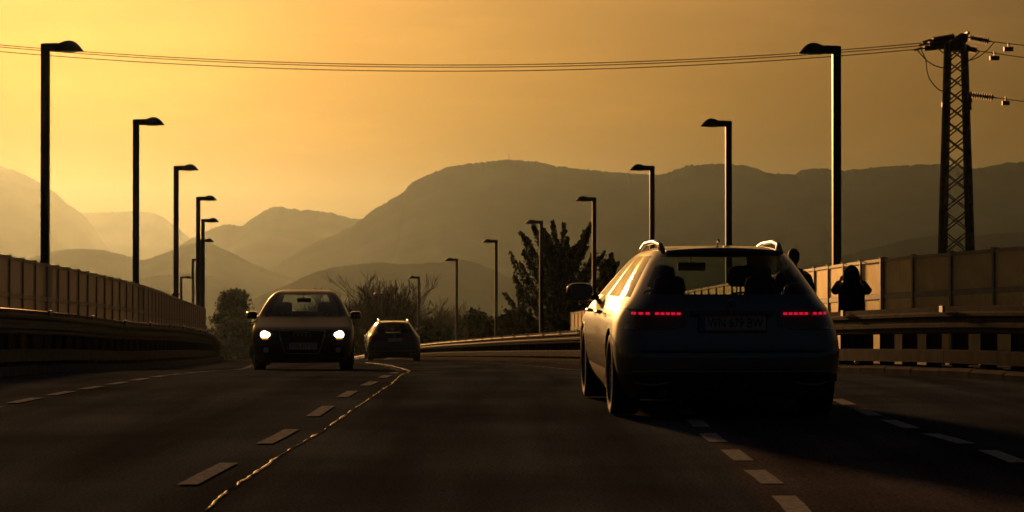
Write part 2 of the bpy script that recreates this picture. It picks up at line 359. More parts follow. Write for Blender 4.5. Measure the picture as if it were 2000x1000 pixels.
def hill(name, D, pts, depth, fuzz, seed, x0=None, x1=None):
    fn = pchip([p[0] for p in pts], [p[1] for p in pts])
    a, b = pts[0][0], pts[-1][0]
    n = int((b - a) / 2.0) + 1; nr = 26; v = []; f = []
    rows = np.concatenate([np.linspace(-1, 0, nr), np.linspace(0.12, 1, 8)])
    base = -105.0
    for r in rows:
        for px in np.linspace(a, b, n):
            py = fn(px); X = (px - 1000) / F * D; z = CAMZ + (HY - py) / F * D
            z += fuzz * max(0, 1 - abs(r) * 26) * (noise.noise((X * .06, seed, 0)) + .8 * noise.noise((X * .2, seed, 3)) + 1.6 * max(0, noise.noise((X * .012, seed, 9))))
            yy = D + r * depth
            s = 1 - abs(r); s = s * s * (3 - 2 * s) if r > 0 else s ** 1.25
            h = base + (z - base) * s
            k = math.sin(math.pi * min(abs(r), 1))
            h += k * (z - base) * .09 * noise.fractal((X * .0022 + seed, yy * .0016, seed), 1.0, 2.0, 2)
            v.append((X * (1 + r * depth / D * .0), yy, h))
    for i in range(len(rows) - 1):
        f += [(i*n+k, i*n+k+1, (i+1)*n+k+1, (i+1)*n+k) for k in range(n - 1)]
    return tag(link(name, mesh_from(name, v, f, M['hill'], True)), kind='structure')
hill('hill_far_left', 7200, [(-900, 330), (-500, 340), (-250, 322), (-100, 318), (0, 325), (45, 340), (85, 362), (120, 392), (150, 412), (190, 470), (240, 530), (300, 590)], 1100, 3, 1)
hill('hill_far_middle', 8200, [(60, 560), (100, 470), (150, 416), (200, 415), (250, 413), (300, 416), (330, 434), (380, 474), (430, 505), (500, 520), (640, 560)], 1000, 3, 2)
hill('hill_mid_left', 5200, [(250, 560), (330, 492), (380, 464), (425, 443), (445, 439), (468, 442), (495, 425), (525, 408), (545, 403), (572, 409), (610, 411), (650, 417), (690, 427), (720, 428), (800, 440), (1000, 520)], 1000, 3, 3)
hill('hill_main', 4000, [(430, 600), (500, 545), (560, 505), (610, 476), (680, 446), (730, 410), (790, 373), (800, 360), (835, 342), (880, 325), (940, 318), (990, 312), (1030, 315), (1100, 326), (1200, 336), (1290, 341), (1340, 326), (1400, 320), (1450, 322), (1510, 339), (1550, 340), (1570, 331), (1640, 333), (1700, 328), (1760, 323), (1840, 321), (1900, 329), (1950, 321), (2000, 317), (2150, 310), (2400, 330), (2900, 380)], 1000, 2.6, 4)
hill('hill_near_left', 3600, [(-500, 480), (-200, 500), (0, 510), (80, 499), (120, 488), (165, 486), (200, 489), (255, 502), (278, 507), (330, 491), (380, 475), (400, 473), (440, 488), (500, 518), (580, 546), (700, 590)], 750, 1.6, 5)
hill('hill_low_left', 2900, [(-400, 560), (0, 565), (200, 556), (260, 547), (310, 538), (360, 535), (410, 540), (460, 555), (520, 577), (600, 605)], 500, 1.2, 6)
hill('hill_low_middle', 2500, [(400, 615), (500, 580), (560, 557), (620, 533), (680, 519), (740, 513), (800, 516), (850, 513), (900, 508), (945, 518), (1000, 544), (1060, 565), (1200, 590), (1400, 600)], 500, 1.2, 7)
hill('hill_low_right', 2300, [(1300, 600), (1500, 545), (1640, 501), (1720, 481), (1780, 467), (1840, 460), (1900, 461), (1960, 455), (2000, 455), (2200, 440), (2700, 470)], 500, 1.2, 8)
mast = empty('radio_mast', at(994, 312, 4000) + Vector((0, 0, -2)))
b = MB(); b.tube([(0, 0, 0), (0, 0, 10), (0, 0, 15)], [.4, .3, .15], 6); b.build('mast_tube', M['pylon'], mast)
b = MB(); b.tube([(0, 0, 7.6), (0, 0, 9)], .55, 8); b.build('antenna_drum', M['pylon'], mast)
tag(mast, 'tiny radio mast on the summit of the broad central hill', 'mast')

# air with evening haze round everything
hb = MB(); hb.box((0, 4600, 107.5), (16000, 10200, 535))
haze = hb.build('haze', None); tag(haze, kind='stuff')
hm = bpy.data.materials.new('haze_air'); hm.use_nodes = True; nt = hm.node_tree
for n in list(nt.nodes): nt.nodes.remove(n)
pv = nt.nodes.new('ShaderNodeVolumePrincipled'); mo = nt.nodes.new('ShaderNodeOutputMaterial')
pv.inputs['Color'].default_value = (0.63, 0.87, 1.0, 1); pv.inputs['Density'].default_value = 0.19e-4; pv.inputs['Anisotropy'].default_value = 0.80
nt.links.new(pv.outputs[0], mo.inputs['Volume']); haze.data.materials.append(hm)

# ---------------------------------------------------------------- guard rails
WB = [(-.045, .80), (-.045, .86), (.05, .875), (.06, .83), (.015, .80), (.015, .755), (.055, .72), (.055, .665), (.01, .63), (.01, .56), (.055, .525), (.055, .485), (-.01, .475),
      (-.045, .50), (-.045, .54), (-.075, .57), (-.075, .62), (-.045, .645), (-.045, .70), (-.075, .73), (-.075, .77)]
def guard_rail(name, fx, y0, y1, ypost, label, sgn, road_far=150):
    t = empty(name, (0, 0, 0)); tag(t, label, 'guardrail')
    prof = [(a * sgn, .875 - (.875 - b) * .86) for a, b in (WB if sgn > 0 else WB[::-1])]
    low = [(sgn * -.05, .165), (sgn * -.05, .32), (sgn * -.02, .335), (sgn * .02, .335), (sgn * .02, .165)]
    if sgn < 0: low = low[::-1]
    y = y0; L = 4.0
    while y < y1:
        ye = min(y + L, y1)
        for nm, pr in (('rail_beam', prof), ('lower_rail', low)):
            MB().sweep(pr, path(fx, y, ye - .012, .5)).build(nm, M['steel'], t)
        MB().box(Vector((fx(ye) - sgn * .085, ye - .1, G(ye) + .845)), (.03, .22, .08)).build('splice_plate', M['steel_dark'], t)
        y = ye
    pm = mesh_from('post', *(lambda m: (m.v, m.f))(MB().box((0, 0, .32), (.05, .17, .96)).box((0, -.07, .32), (.13, .012, .96)).box((0, .07, .32), (.13, .012, .96)).box((0, 0, .11), (.2, .26, .024))), M['steel_dark'])
    for p in spaced(fx, y0, ypost, .92):
        d = (fx(p.y + .2) - fx(p.y)) / .2
        o = link('post', pm, t); o.location = p + Vector((sgn * .09, 0, 0)); o.rotation_euler = (0, 0, math.atan(-d) + .5 * sgn)
    return t
guard_rail('guardrail', RR, 9, 175, 132, 'steel guardrail with closely set posts along the right side, in front of the walking people', 1)
guard_rail('guardrail', LR, 9, 175, 115, 'shaded steel guardrail along the left edge of the road below the pale fence', -1)

# ---------------------------------------------------------------- ribbed panel fences
def corrugated(L, h, side=1):
    n = int(L / .06); v = []; f = []
    xs = []; ds = []
    for i in range(n):
        x = L * i / n; q = L / n
        xs += [x, x + q * .62, x + q * .64, x + q * .98]; ds += [.004, .004, -.014, -.014]
    xs.append(L); ds.append(.004)
    for sgn in (-1, 1):
        for x, dd in zip(xs, ds):
            d = -dd * side + sgn * .004
            v += [(x, d, 0), (x, d, h)]
    m = len(xs)
    for i in range(m - 1):
        a = 2 * i; f.append((a, a + 2, a + 3, a + 1)); b = 2 * m + a; f.append((b, b + 1, b + 3, b + 2))
    f += [(0, 1, 2*m+1, 2*m), (2*m-2, 4*m-2, 4*m-1, 2*m-1)]
    return v, f
def fence(name, fx, y0, y1, P, label, sgn, hgt=2.0, pm='panel'):
    t = empty(name, (0, 0, 0)); tag(t, label, 'fence')
    pts = spaced(fx, y0, y1, P)
    pL = P - .075
    up = mesh_from('fence_panel', *corrugated(pL, hgt - 1.42, -sgn), M[pm]); lo = mesh_from('fence_panel', *corrugated(pL, 1.02, -sgn), M[pm])
    tr = mesh_from('top_rail', *(lambda m: (m.v, m.f))(MB().box((pL/2, 0, 0), (pL, .05, .055))), M['fpost'])
    mr = mesh_from('middle_rail', *(lambda m: (m.v, m.f))(MB().box((pL/2, 0, 0), (pL, .042, .09))), M['fpost'])
    br = mesh_from('bottom_rail', *(lambda m: (m.v, m.f))(MB().box((pL/2, 0, 0), (pL, .06, .06))), M['fpost'])
    po = mesh_from('fence_post', *(lambda m: (m.v, m.f))(MB().box((0, 0, (hgt + .03)/2), (.06, .065, hgt + .03)).box((0, 0, hgt + .036), (.08, .12, .012)).box((0, 0, .16), (.16, .2, .025))), M['fpost'])
    for i, p in enumerate(pts):
        q = pts[i+1] if i + 1 < len(pts) else p + (p - pts[i-1])
        d = q - p; e = d.normalized(); nrm = e.cross(Vector((0, 0, 1))).normalized(); u = nrm.cross(e)
        Rm = Matrix((e, -nrm, u)).transposed().to_4x4()
        Pm = Matrix.Translation(p) @ Matrix.Rotation(math.atan2(d.y, d.x), 4, 'Z')
        link('fence_post', po, t, Pm)
        if i + 1 == len(pts): break
        st = p + e * .0375
        for nm, me, z in (('fence_panel', up, 1.38), ('fence_panel', lo, .26), ('top_rail', tr, hgt - .012), ('middle_rail', mr, 1.33), ('bottom_rail', br, .225)):
            link(nm, me, t, Matrix.Translation(st + Vector((0, 0, z))) @ Rm)
    return t
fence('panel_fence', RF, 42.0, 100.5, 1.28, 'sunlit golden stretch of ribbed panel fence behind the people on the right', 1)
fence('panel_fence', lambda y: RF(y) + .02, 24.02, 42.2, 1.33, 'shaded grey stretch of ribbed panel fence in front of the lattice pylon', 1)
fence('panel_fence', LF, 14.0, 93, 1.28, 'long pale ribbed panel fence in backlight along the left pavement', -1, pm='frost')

# ---------------------------------------------------------------- street lamps
LL = .85
HEAD = [(0, .02), (0, .16), (.03, .185), (.42, .20), (.50, .232), (.58, .256), (.66, .263), (.74, .25), (.82, .21), (.90, .14), (.96, .065), (1.0, .012), (.98, .0), (.80, .0), (.2, .0), (.2, .02)]
def make_lamp():
    t = empty('street_lamp')
    H = 6.6
    b = MB(); b.box((0, 0, (H - .16)/2 - .2), (.165, .165, H - .16 + .4)); pole = b.build('pole', M['lamp'], t)
    b = MB(); b.box((0, .087, .75), (.1, .008, .35)); b.build('service_door', M['lamp'], pole)
    # luminaire: lofted leaf-shaped housing, arm narrow, head wide
    tops = pchip([0, .03, .42, .5, .58, .66, .74, .82, .9, .96, 1.0], [.165, .185, .2, .232, .256, .263, .25, .21, .14, .065, .014])
    wid = pchip([0, .35, .45, .6, .75, .9, .97, 1.0], [.165, .165, .24, .32, .33, .25, .13, .03])
    v = []; f = []; n = 24; K = 9
    us = [0, .02, .1, .25, .36, .42, .47, .52, .57, .62, .67, .72, .77, .82, .86, .90, .93, .96, .98, 1.0]
    for u in us:
        w = wid(u) / 2; tz = tops(u) * LL
        for k in range(K):
            a = math.pi * k / (K - 1)
            sq = .25 if u < .4 else .75
            cx = math.copysign(abs(math.cos(a)) ** sq, math.cos(a)); sz = abs(math.sin(a)) ** sq
            v.append((-(u * LL) + .085, -w * cx, H - .263 * LL + tz * max(sz, .0) + .04))
    for i in range(len(us) - 1):
        f += [(i*K+k, (i+1)*K+k, (i+1)*K+k+1, i*K+k+1) for k in range(K - 1)] + [(i*K+K-1, (i+1)*K+K-1, (i+1)*K, i*K)]
    f += [tuple(range(K))[::-1], tuple(range((len(us)-1)*K, len(us)*K))]
    head = link('lamp_head', mesh_from('lamp_head', v, f, M['lamp']), t)
    b = MB(); b.box((-.62 * LL + .085, 0, H - .263 * LL + .033), (.28, .19, .014)); b.build('lamp_glass', M['lens'], head)
    return t
lamp0 = make_lamp()
def copy_tree(o, parent=None):
    c = o.copy(); COL.objects.link(c); c.parent = parent
    for ch in o.children: copy_tree(ch, c)
    return c
Z9 = [46.6, 62.6, 78.9, 93.8, 109.5, 127, 145.5, 164.6, 187]
RX9 = [1634, 1423, 1273.5, 1160.5, 1057, 969, 892, 818, 746.5]; RY9 = [83, 231, 320, 382, 428, 466, 503, 538, 571]
LX9 = [88, 265.5, 344, 387, 396.5, 391, 377, 354, 337]; LY9 = [78, 228, 320, 381, 425, 465, 503, 538, 571]
first = True
for side, XS, YS in (('right', RX9, RY9), ('left', LX9, LY9)):
    for k in range(9):
        p = at(XS[k], YS[k], Z9[k])
        o = lamp0 if first else copy_tree(lamp0); first = False
        o.location = (p.x, p.y, p.z - 6.6 - .04)
        y = Z9[k]; hd = math.atan(-(C(y + 1) - C(y - 1)) / 2)
        o.rotation_euler = (0, 0, hd * .5 + (0 if side == 'right' else math.pi))
        
        tag(o, f'{ORD[k]} dark street lamp in the row along the {side} side of the road', 'street lamp', f'street lamps along the {side} side')

# ---------------------------------------------------------------- lattice pylon with insulators, and the wires
DP = 140.0; SP = F / DP
def pw(px, py, d=DP): return at(px, py, d)
pyl = empty('lattice_pylon', (pw(1868, 540).x, DP, -9.2)); tag(pyl, 'tall dark lattice power pylon behind the right-hand fence', 'pylon')
P0 = Vector((pw(1868, 540).x, DP, 0))
ztop = pw(0, 70).z; zneck = pw(0, 92).z; zb = -9.2
rotm = Matrix.Rotation(R(-20), 3, 'Z')
def hw(z): return .50 + (zneck - z) / (zneck - pw(0, 490).z) * .33
def leg_pt(sx, sy, z): return rotm @ Vector((sx * hw(z), sy * hw(z), 0)) + Vector((0, 0, z - zb))
for sx in (-1, 1):
    for sy in (-1, 1):
        MB().bar(leg_pt(sx, sy, zb), leg_pt(sx, sy, zneck + .2), .22, .22).build('leg', M['pylon'], pyl)
zs = [zneck]; z = zneck
while z > zb + 1.2:
    z -= 1.02 * 2 * hw(z) * .80; zs.append(z)
for (a, b_) in (((-1, -1), (1, -1)), ((-1, 1), (1, 1)), ((-1, -1), (-1, 1)), ((1, -1), (1, 1))):
    for i in range(len(zs) - 1):
        MB().bar(leg_pt(*a, zs[i]), leg_pt(*b_, zs[i+1]), .20, .06).build('brace', M['pylon'], pyl)
        MB().bar(leg_pt(*b_, zs[i]), leg_pt(*a, zs[i+1]), .20, .06).build('brace', M['pylon'], pyl)
def pl(px, py, dy=0.0): q = pw(px, py); return Vector((q.x - P0.x, dy, q.z - zb))
b = MB(); b.prism([(pl(1853, 0).x, pl(0, 100).z), (pl(1853, 0).x, pl(0, 82).z), (pl(1866, 0).x, pl(0, 72).z), (pl(1874, 0).x, pl(0, 66).z), (pl(1889, 0).x, pl(0, 66).z), (pl(1888, 0).x, pl(0, 80).z), (pl(1881, 0).x, pl(0, 90).z), (pl(1882, 0).x, pl(0, 100).z)],
                   Matrix(((1, 0, 0, 0), (0, 0, 1, 0), (0, 1, 0, 0), (0, 0, 0, 1))), .9)
b.build('pylon_head', M['pylon'], pyl)
MB().bar(pl(1888, 66, -.7), pl(1888, 66, .7), .16, .16).build('cross_beam', M['pylon'], pyl)
MB().bar(pl(1843, 205, -.3), pl(1838, 205, -.3), .3, .3).build('junction_box', M['steel_dark'], pyl)
def insulator(a, c, rad=.17, nd=12, core=.05, parent=pyl):
    a, c = Vector(a), Vector(c); d = c - a; L = d.length
    q = d.to_track_quat('Z', 'Y').to_matrix().to_4x4(); prof = [(0.0, 0)]
    for i in range(nd):
        z0 = L * (.12 + .76 * i / nd); z1 = L * (.12 + .76 * (i + .72) / nd)
        prof += [(core, z0), (rad, z0 + .01), (rad * .8, z1), (core, z1 + .005)]
    prof += [(core * .8, L), (0, L)]
    MB().lathe(prof, Matrix.Translation(a) @ q, 10).build('insulator', M['insul'], parent)
wl_ends = [(1800, 84), (1796, 89), (1790, 96)]
for (ex, ey), (sx, sy), dy in zip(wl_ends, ((1866, 72), (1862, 80), (1855, 87)), (-.6, 0, .6)):
    for off in (-.13, .13):
        insulator(pl(sx, sy, dy + off), pl(ex + 12, ey - 3, dy + off), .19, 14)
    MB().bar(pl(ex + 14, ey - 4, dy - .2), pl(ex, ey, dy), .12).build('yoke_plate', M['pylon'], pyl)
for a, c in (((1889, 72), (1938, 81)), ((1882, 92), (1912, 99)), ((1888, 184), (1948, 191))):
    insulator(pl(*a), pl(*c), .23, 10)
b = MB(); b.bar(pl(1894, 184), pl(1896, 200), .2, .2); b.bar(pl(1896, 200), pl(1896, 213), .1, .1); b.bar(pl(1886, 212), pl(1898, 212), .18, .18); b.build('cable_bracket', M['pylon'], pyl)
def loop(p, r=.035):
    b = MB(); b.tube([pl(x, y, -.5) for x, y in p], r, 6); b.build('jumper_cable', M['wire'], pyl)
loop([(1797, 97), (1806, 118), (1808, 140), (1813, 155), (1822, 168), (1832, 177), (1846, 181)])
loop([(1788, 97), (1797, 108), (1808, 120), (1822, 129), (1835, 133), (1848, 135)])
loop([(1828, 94), (1838, 103), (1850, 110)])
loop([(1940, 83), (1925, 100), (1910, 112), (1896, 118), (1884, 119)])
loop([(1911, 101), (1900, 112), (1884, 124)])
def wire(name, pts3, label, grp, r=.03):
    b = MB(); b.tube(pts3, r, 6); o = b.build(name, M['wire'], None, True); tag(o, label, 'power line', grp); return o
def fit(p):
    A = np.polyfit([q[0] for q in p], [q[1] for q in p], 2); return lambda x: float(np.polyval(A, x))
for nm, pp, dy in (('uppermost of the three power lines sagging across the sky', [(0, 87), (435, 117.6), (850, 126), (1560, 103), (1800, 84)], -.6),
                   ('middle one of the three power lines sagging across the sky', [(0, 91), (435, 122), (850, 130), (1560, 108), (1796, 89)], 0),
                   ('lowest of the three power lines sagging across the sky', [(0, 100), (435, 130), (850, 138), (1560, 115), (1790, 96)], .6)):
    fy = fit(pp); pts = []
    for px in np.linspace(-420, pp[-1][0], 60):
        d = DP + dy + (1790 - px) * .012; pts.append(at(px, fy(px), d))
    wire('power_line', pts, nm, 'power lines left of the pylon')
for nm, a, c, e in (('upper power line leaving the pylon head to the right edge', (1938, 81), (2000, 88), (2400, 118)),
                    ('middle power line leaving the pylon head to the right edge', (1912, 99), (2000, 112), (2400, 150)),
                    ('lower power line leaving the pylon waist to the right edge', (1948, 191), (2000, 198), (2400, 232))):
    wire('power_line', [at(*a, DP), at(*c, DP + .6), at(*e, DP + 6)], nm, 'power lines right of the pylon', .028)
for px, py, w, h, lb in ((1970.5, 95.5, 18, 8.5, 'hanging line weight on the upper wire right of the pylon'), (1943, 113, 18, 8.5, 'hanging line weight on the middle wire right of the pylon'), (1965, 201, 14, 8.5, 'hanging line weight on the lowest wire right of the pylon')):
    t = empty('line_weight', at(px, py, DP)); tag(t, lb, 'weight', 'line weights on the wires')
    MB().box((0, 0, 0), (w / SP, .22, h / SP)).build('weight_block', M['pylon'], t)
    MB().bar((0, 0, h / SP / 2), (0, 0, h / SP / 2 + .27), .12, .08).build('clamp', M['pylon'], t)

# ---------------------------------------------------------------- vegetation
def quads(pts, size, rng, stretch=1.0, dirs=None):
    n = len(pts); a = rng.normal(size=(n, 3)); a /= np.linalg.norm(a, axis=1)[:, None]
    if dirs is not None: a = dirs * 1.2 + a * .55; a /= np.linalg.norm(a, axis=1)[:, None]
    c = rng.normal(size=(n, 3)); c -= (c * a).sum(1)[:, None] * a; c /= np.linalg.norm(c, axis=1)[:, None]
    s = size * rng.uniform(.6, 1.3, (n, 1)); a = a * s * stretch; c = c * s * .5
    v = np.stack([pts - c * .6, pts + a * .5 - c, pts + a, pts + a * .5 + c], 1).reshape(-1, 3)
    return v, np.arange(n * 4).reshape(-1, 4)
def plant(name, base, label, cat, trunk, leaf_v, leaf_f, lm, grp=None, tm='bark'):
    t = empty(name, base); tag(t, label, cat, grp)
    trunk.build('trunk' if cat == 'tree' else 'stem', M[tm], t, True)
    link('crown', mesh_from('crown', leaf_v, leaf_f, M[lm]), t)
    return t
def conifer(base, H, Rb, seed, label, nb=84, flat=0.9, sweep=.9):
    rng = np.random.default_rng(seed); tb = MB(); pts = []; dr = []
    tb.tube([(0, 0, -1), (.05, 0, H * .35), (-.08, .05, H * .7), (0, 0, H * .97)], [.34, .25, .14, .03], 8)
    for i in range(nb):
        h = H * (.10 + .86 * (i / nb) ** .9); a = i * 2.4 + rng.uniform(-.4, .4)
        rel = h / H
        L = Rb * (1.0 - .74 * rel) * rng.uniform(.62, 1.2)
        out = np.array([math.cos(a), math.sin(a), 0.0]); n = 9; line = []
        up = (.30 + .75 * rel + rng.uniform(-.1, .25)) * sweep
        for k in range(n + 1):
            u = k / n
            line.append(np.array([0, 0, h]) + out * L * u * (1 - .12 * u) + np.array([0, 0, 1.0]) * L * (up * u ** 1.7 - .07 * math.sin(math.pi * u)))
        tb.tube(line, [.055 * (1 - .85 * k / n) + .006 for k in range(n + 1)], 4)
        for k in range(1, n + 1):
            u = k / n; m = int(40 * (.5 + u * .8))
            for _ in range(m):
                tpos = rng.uniform(k - 1, k); p = line[k-1] + (line[k] - line[k-1]) * (tpos - k + 1)
                w = L * .095 * (1.2 - u * 1.12) + .045
                q = p + rng.normal(size=3) * np.array([w, w, w * .55]) + np.array([0, 0, -.03])
                pts.append(q); d = (line[k] - line[k-1]); d = d / np.linalg.norm(d); dr.append(d + np.array([0, 0, .25]))
    v, f = quads(np.array(pts), .15, rng, 1.5, np.array(dr))
    return plant('conifer_tree', base, label, 'tree', tb, v, f, 'needle')
conifer(Vector((at(1094, 0, 150).x, 150, -8.5)), at(0, 472, 150).z + 8.5, 6.3, 3, 'broad dark conifer with upswept branches left of the grey estate car')
conifer(Vector((at(1192, 0, 158).x, 158, -9)), at(0, 500, 158).z + 9, 2.6, 5, 'small pointed conifer tip behind the mirror of the grey estate car', 50)
def clumpy(name, base, H, Rx, n, seed, label, cat='tree', per=150, lm='leaf', size=.28, grp=None, low=.1, cone=.0, tight=1.0):
    rng = np.random.default_rng(seed); tb = MB(); pts = []
    tb.tube([(0, 0, -.8), (.1, 0, H * .4), (0, .05, H * .85)], [.28 * H / 10, .2 * H / 10, .05], 7)
    for i in range(n):
        z = H * rng.uniform(low, 1.0); rel = (z / H - low) / (1 - low)
        rr = Rx * (math.sqrt(max(0, 1 - (rel * 1.9 - .75) ** 2 * .68)) if not cone else (1 - rel) ** .55 + .08) * rng.uniform(.35, 1.0)
        a = rng.uniform(0, 2 * math.pi); c = np.array([rr * math.cos(a), rr * math.sin(a), z])
        tb.tube([(0, 0, z * .7), tuple(c)], [.05 * H / 10, .015], 4)
        s = Rx * rng.uniform(.13, .24) * tight
        pts.append(c + rng.normal(size=(per, 3)) * np.array([s, s, s * .62]))
    v, f = quads(np.concatenate(pts), size, rng, 1.2)
    return plant(name, base, label, cat, tb, v, f, lm, grp)
clumpy('pine_tree', Vector((at(455, 0, 290).x, 290, -15)), at(0, 571, 290).z + 15, 4.0, 70, 11, 'rounded dark pine beyond the road left of the oncoming car', per=260, lm='needle', size=.30, low=.10, tight=.66, cone=1)
def bare_tree(base, H, seed, label, spread=.5, lev=6):
    rng = random.Random(seed); tb = MB(); cb = MB()
    def grow(p, d, L, r, l):
        q = p; pts = [p]; rs = [r]
        for k in range(3):
            d2 = (d + Vector((rng.gauss(0, .12), rng.gauss(0, .12), rng.gauss(.06, .08)))).normalized()
            q = q + d2 * L / 3; pts.append(q); rs.append(r * (1 - .13 * (k + 1))); d = d2
        (tb if l > lev - 2 else cb).tube(pts, rs, 5 if l > 3 else 3)
        if l == 0: return
        for k in range(rng.choice((3, 3, 4)) if l < lev else 5):
            ax = Vector((rng.gauss(0, 1), rng.gauss(0, 1), rng.gauss(0, .4))).normalized()
            nd = (d + ax * spread * rng.uniform(.6, 1.4)).normalized(); nd.z = nd.z * .9 + .12
            s = pts[rng.choice((2, 3, 3))]
            grow(s, nd.normalized(), L * rng.uniform(.62, .85), max(r * .58, .026), l - 1)
    grow(Vector((0, 0, -.5)), Vector((0, 0, 1)), H * .27, H * .017, lev)
    t = empty('bare_tree', base); tag(t, label, 'tree')
    tb.build('trunk', M['bark'], t, True); cb.build('crown', M['twig'], t)
for px, d, top, seed, sp, lb in ((688, 255, 556, 3, .62, 'bushy leafless tree directly right of the oncoming car roof'), (735, 265, 578, 8, .6, 'low leafless tree behind the farthest right-hand street lamp'),
                                 (793, 250, 566, 12, .52, 'leafless tree with fanned branches above the distant car'), (640, 270, 585, 21, .6, 'leafless tree behind the roof of the oncoming car'), (838, 262, 596, 30, .6, 'small leafless tree right of the distant car')):
    zb_ = -15.0; bare_tree(Vector((at(px, 0, d).x, d, zb_)), (at(0, top, d).z - zb_) * 1.28, seed, lb, sp)
shr = [(425, 300, 640, 3.5), (505, 290, 640, 3.6), (560, 285, 648, 3.8), (610, 280, 650, 3.2), (668, 262, 652, 3.6), (722, 255, 656, 3.2), (775, 250, 654, 3.0), (835, 245, 642, 2.6), (880, 235, 647, 2.4), (935, 205, 612, 1.9), (975, 205, 630, 1.8), (1010, 190, 618, 2.4), (1065, 185, 612, 2.6), (1120, 180, 608, 2.6), (1170, 180, 604, 2.4)]
SL = ['far left end of the dark hedge, below the pine', 'below the pine, second in the dark hedge from the left', 'hidden low behind the left headlight side of the oncoming car', 'hidden low behind the right headlight side of the oncoming car', 'just right of the oncoming car mirror', 'below the farthest right-hand lamp', 'directly behind the distant car roof', 'right of the distant car, left of the seventh lamp', 'low and flat at the foot of the seventh nearest right lamp', 'pointed, left of the sixth nearest right-hand lamp pole', 'low, just right of the sixth nearest right-hand lamp pole', 'at the left foot of the broad conifer', 'in front of the middle of the broad conifer', 'at the right foot of the broad conifer', 'behind the wing mirror of the grey estate car']
for i, (px, d, top, rx) in enumerate(shr):
    zb_ = -8.0 - (d - 170) * .055; H = at(0, top, d).z - zb_
    clumpy('shrub', Vector((at(px, 0, d).x, d, zb_)), H, rx, 34, 40 + i, 'dark shrub ' + SL[i], 'shrub', 130, 'leaf', .3, 'shrubs of the roadside hedge', .05)

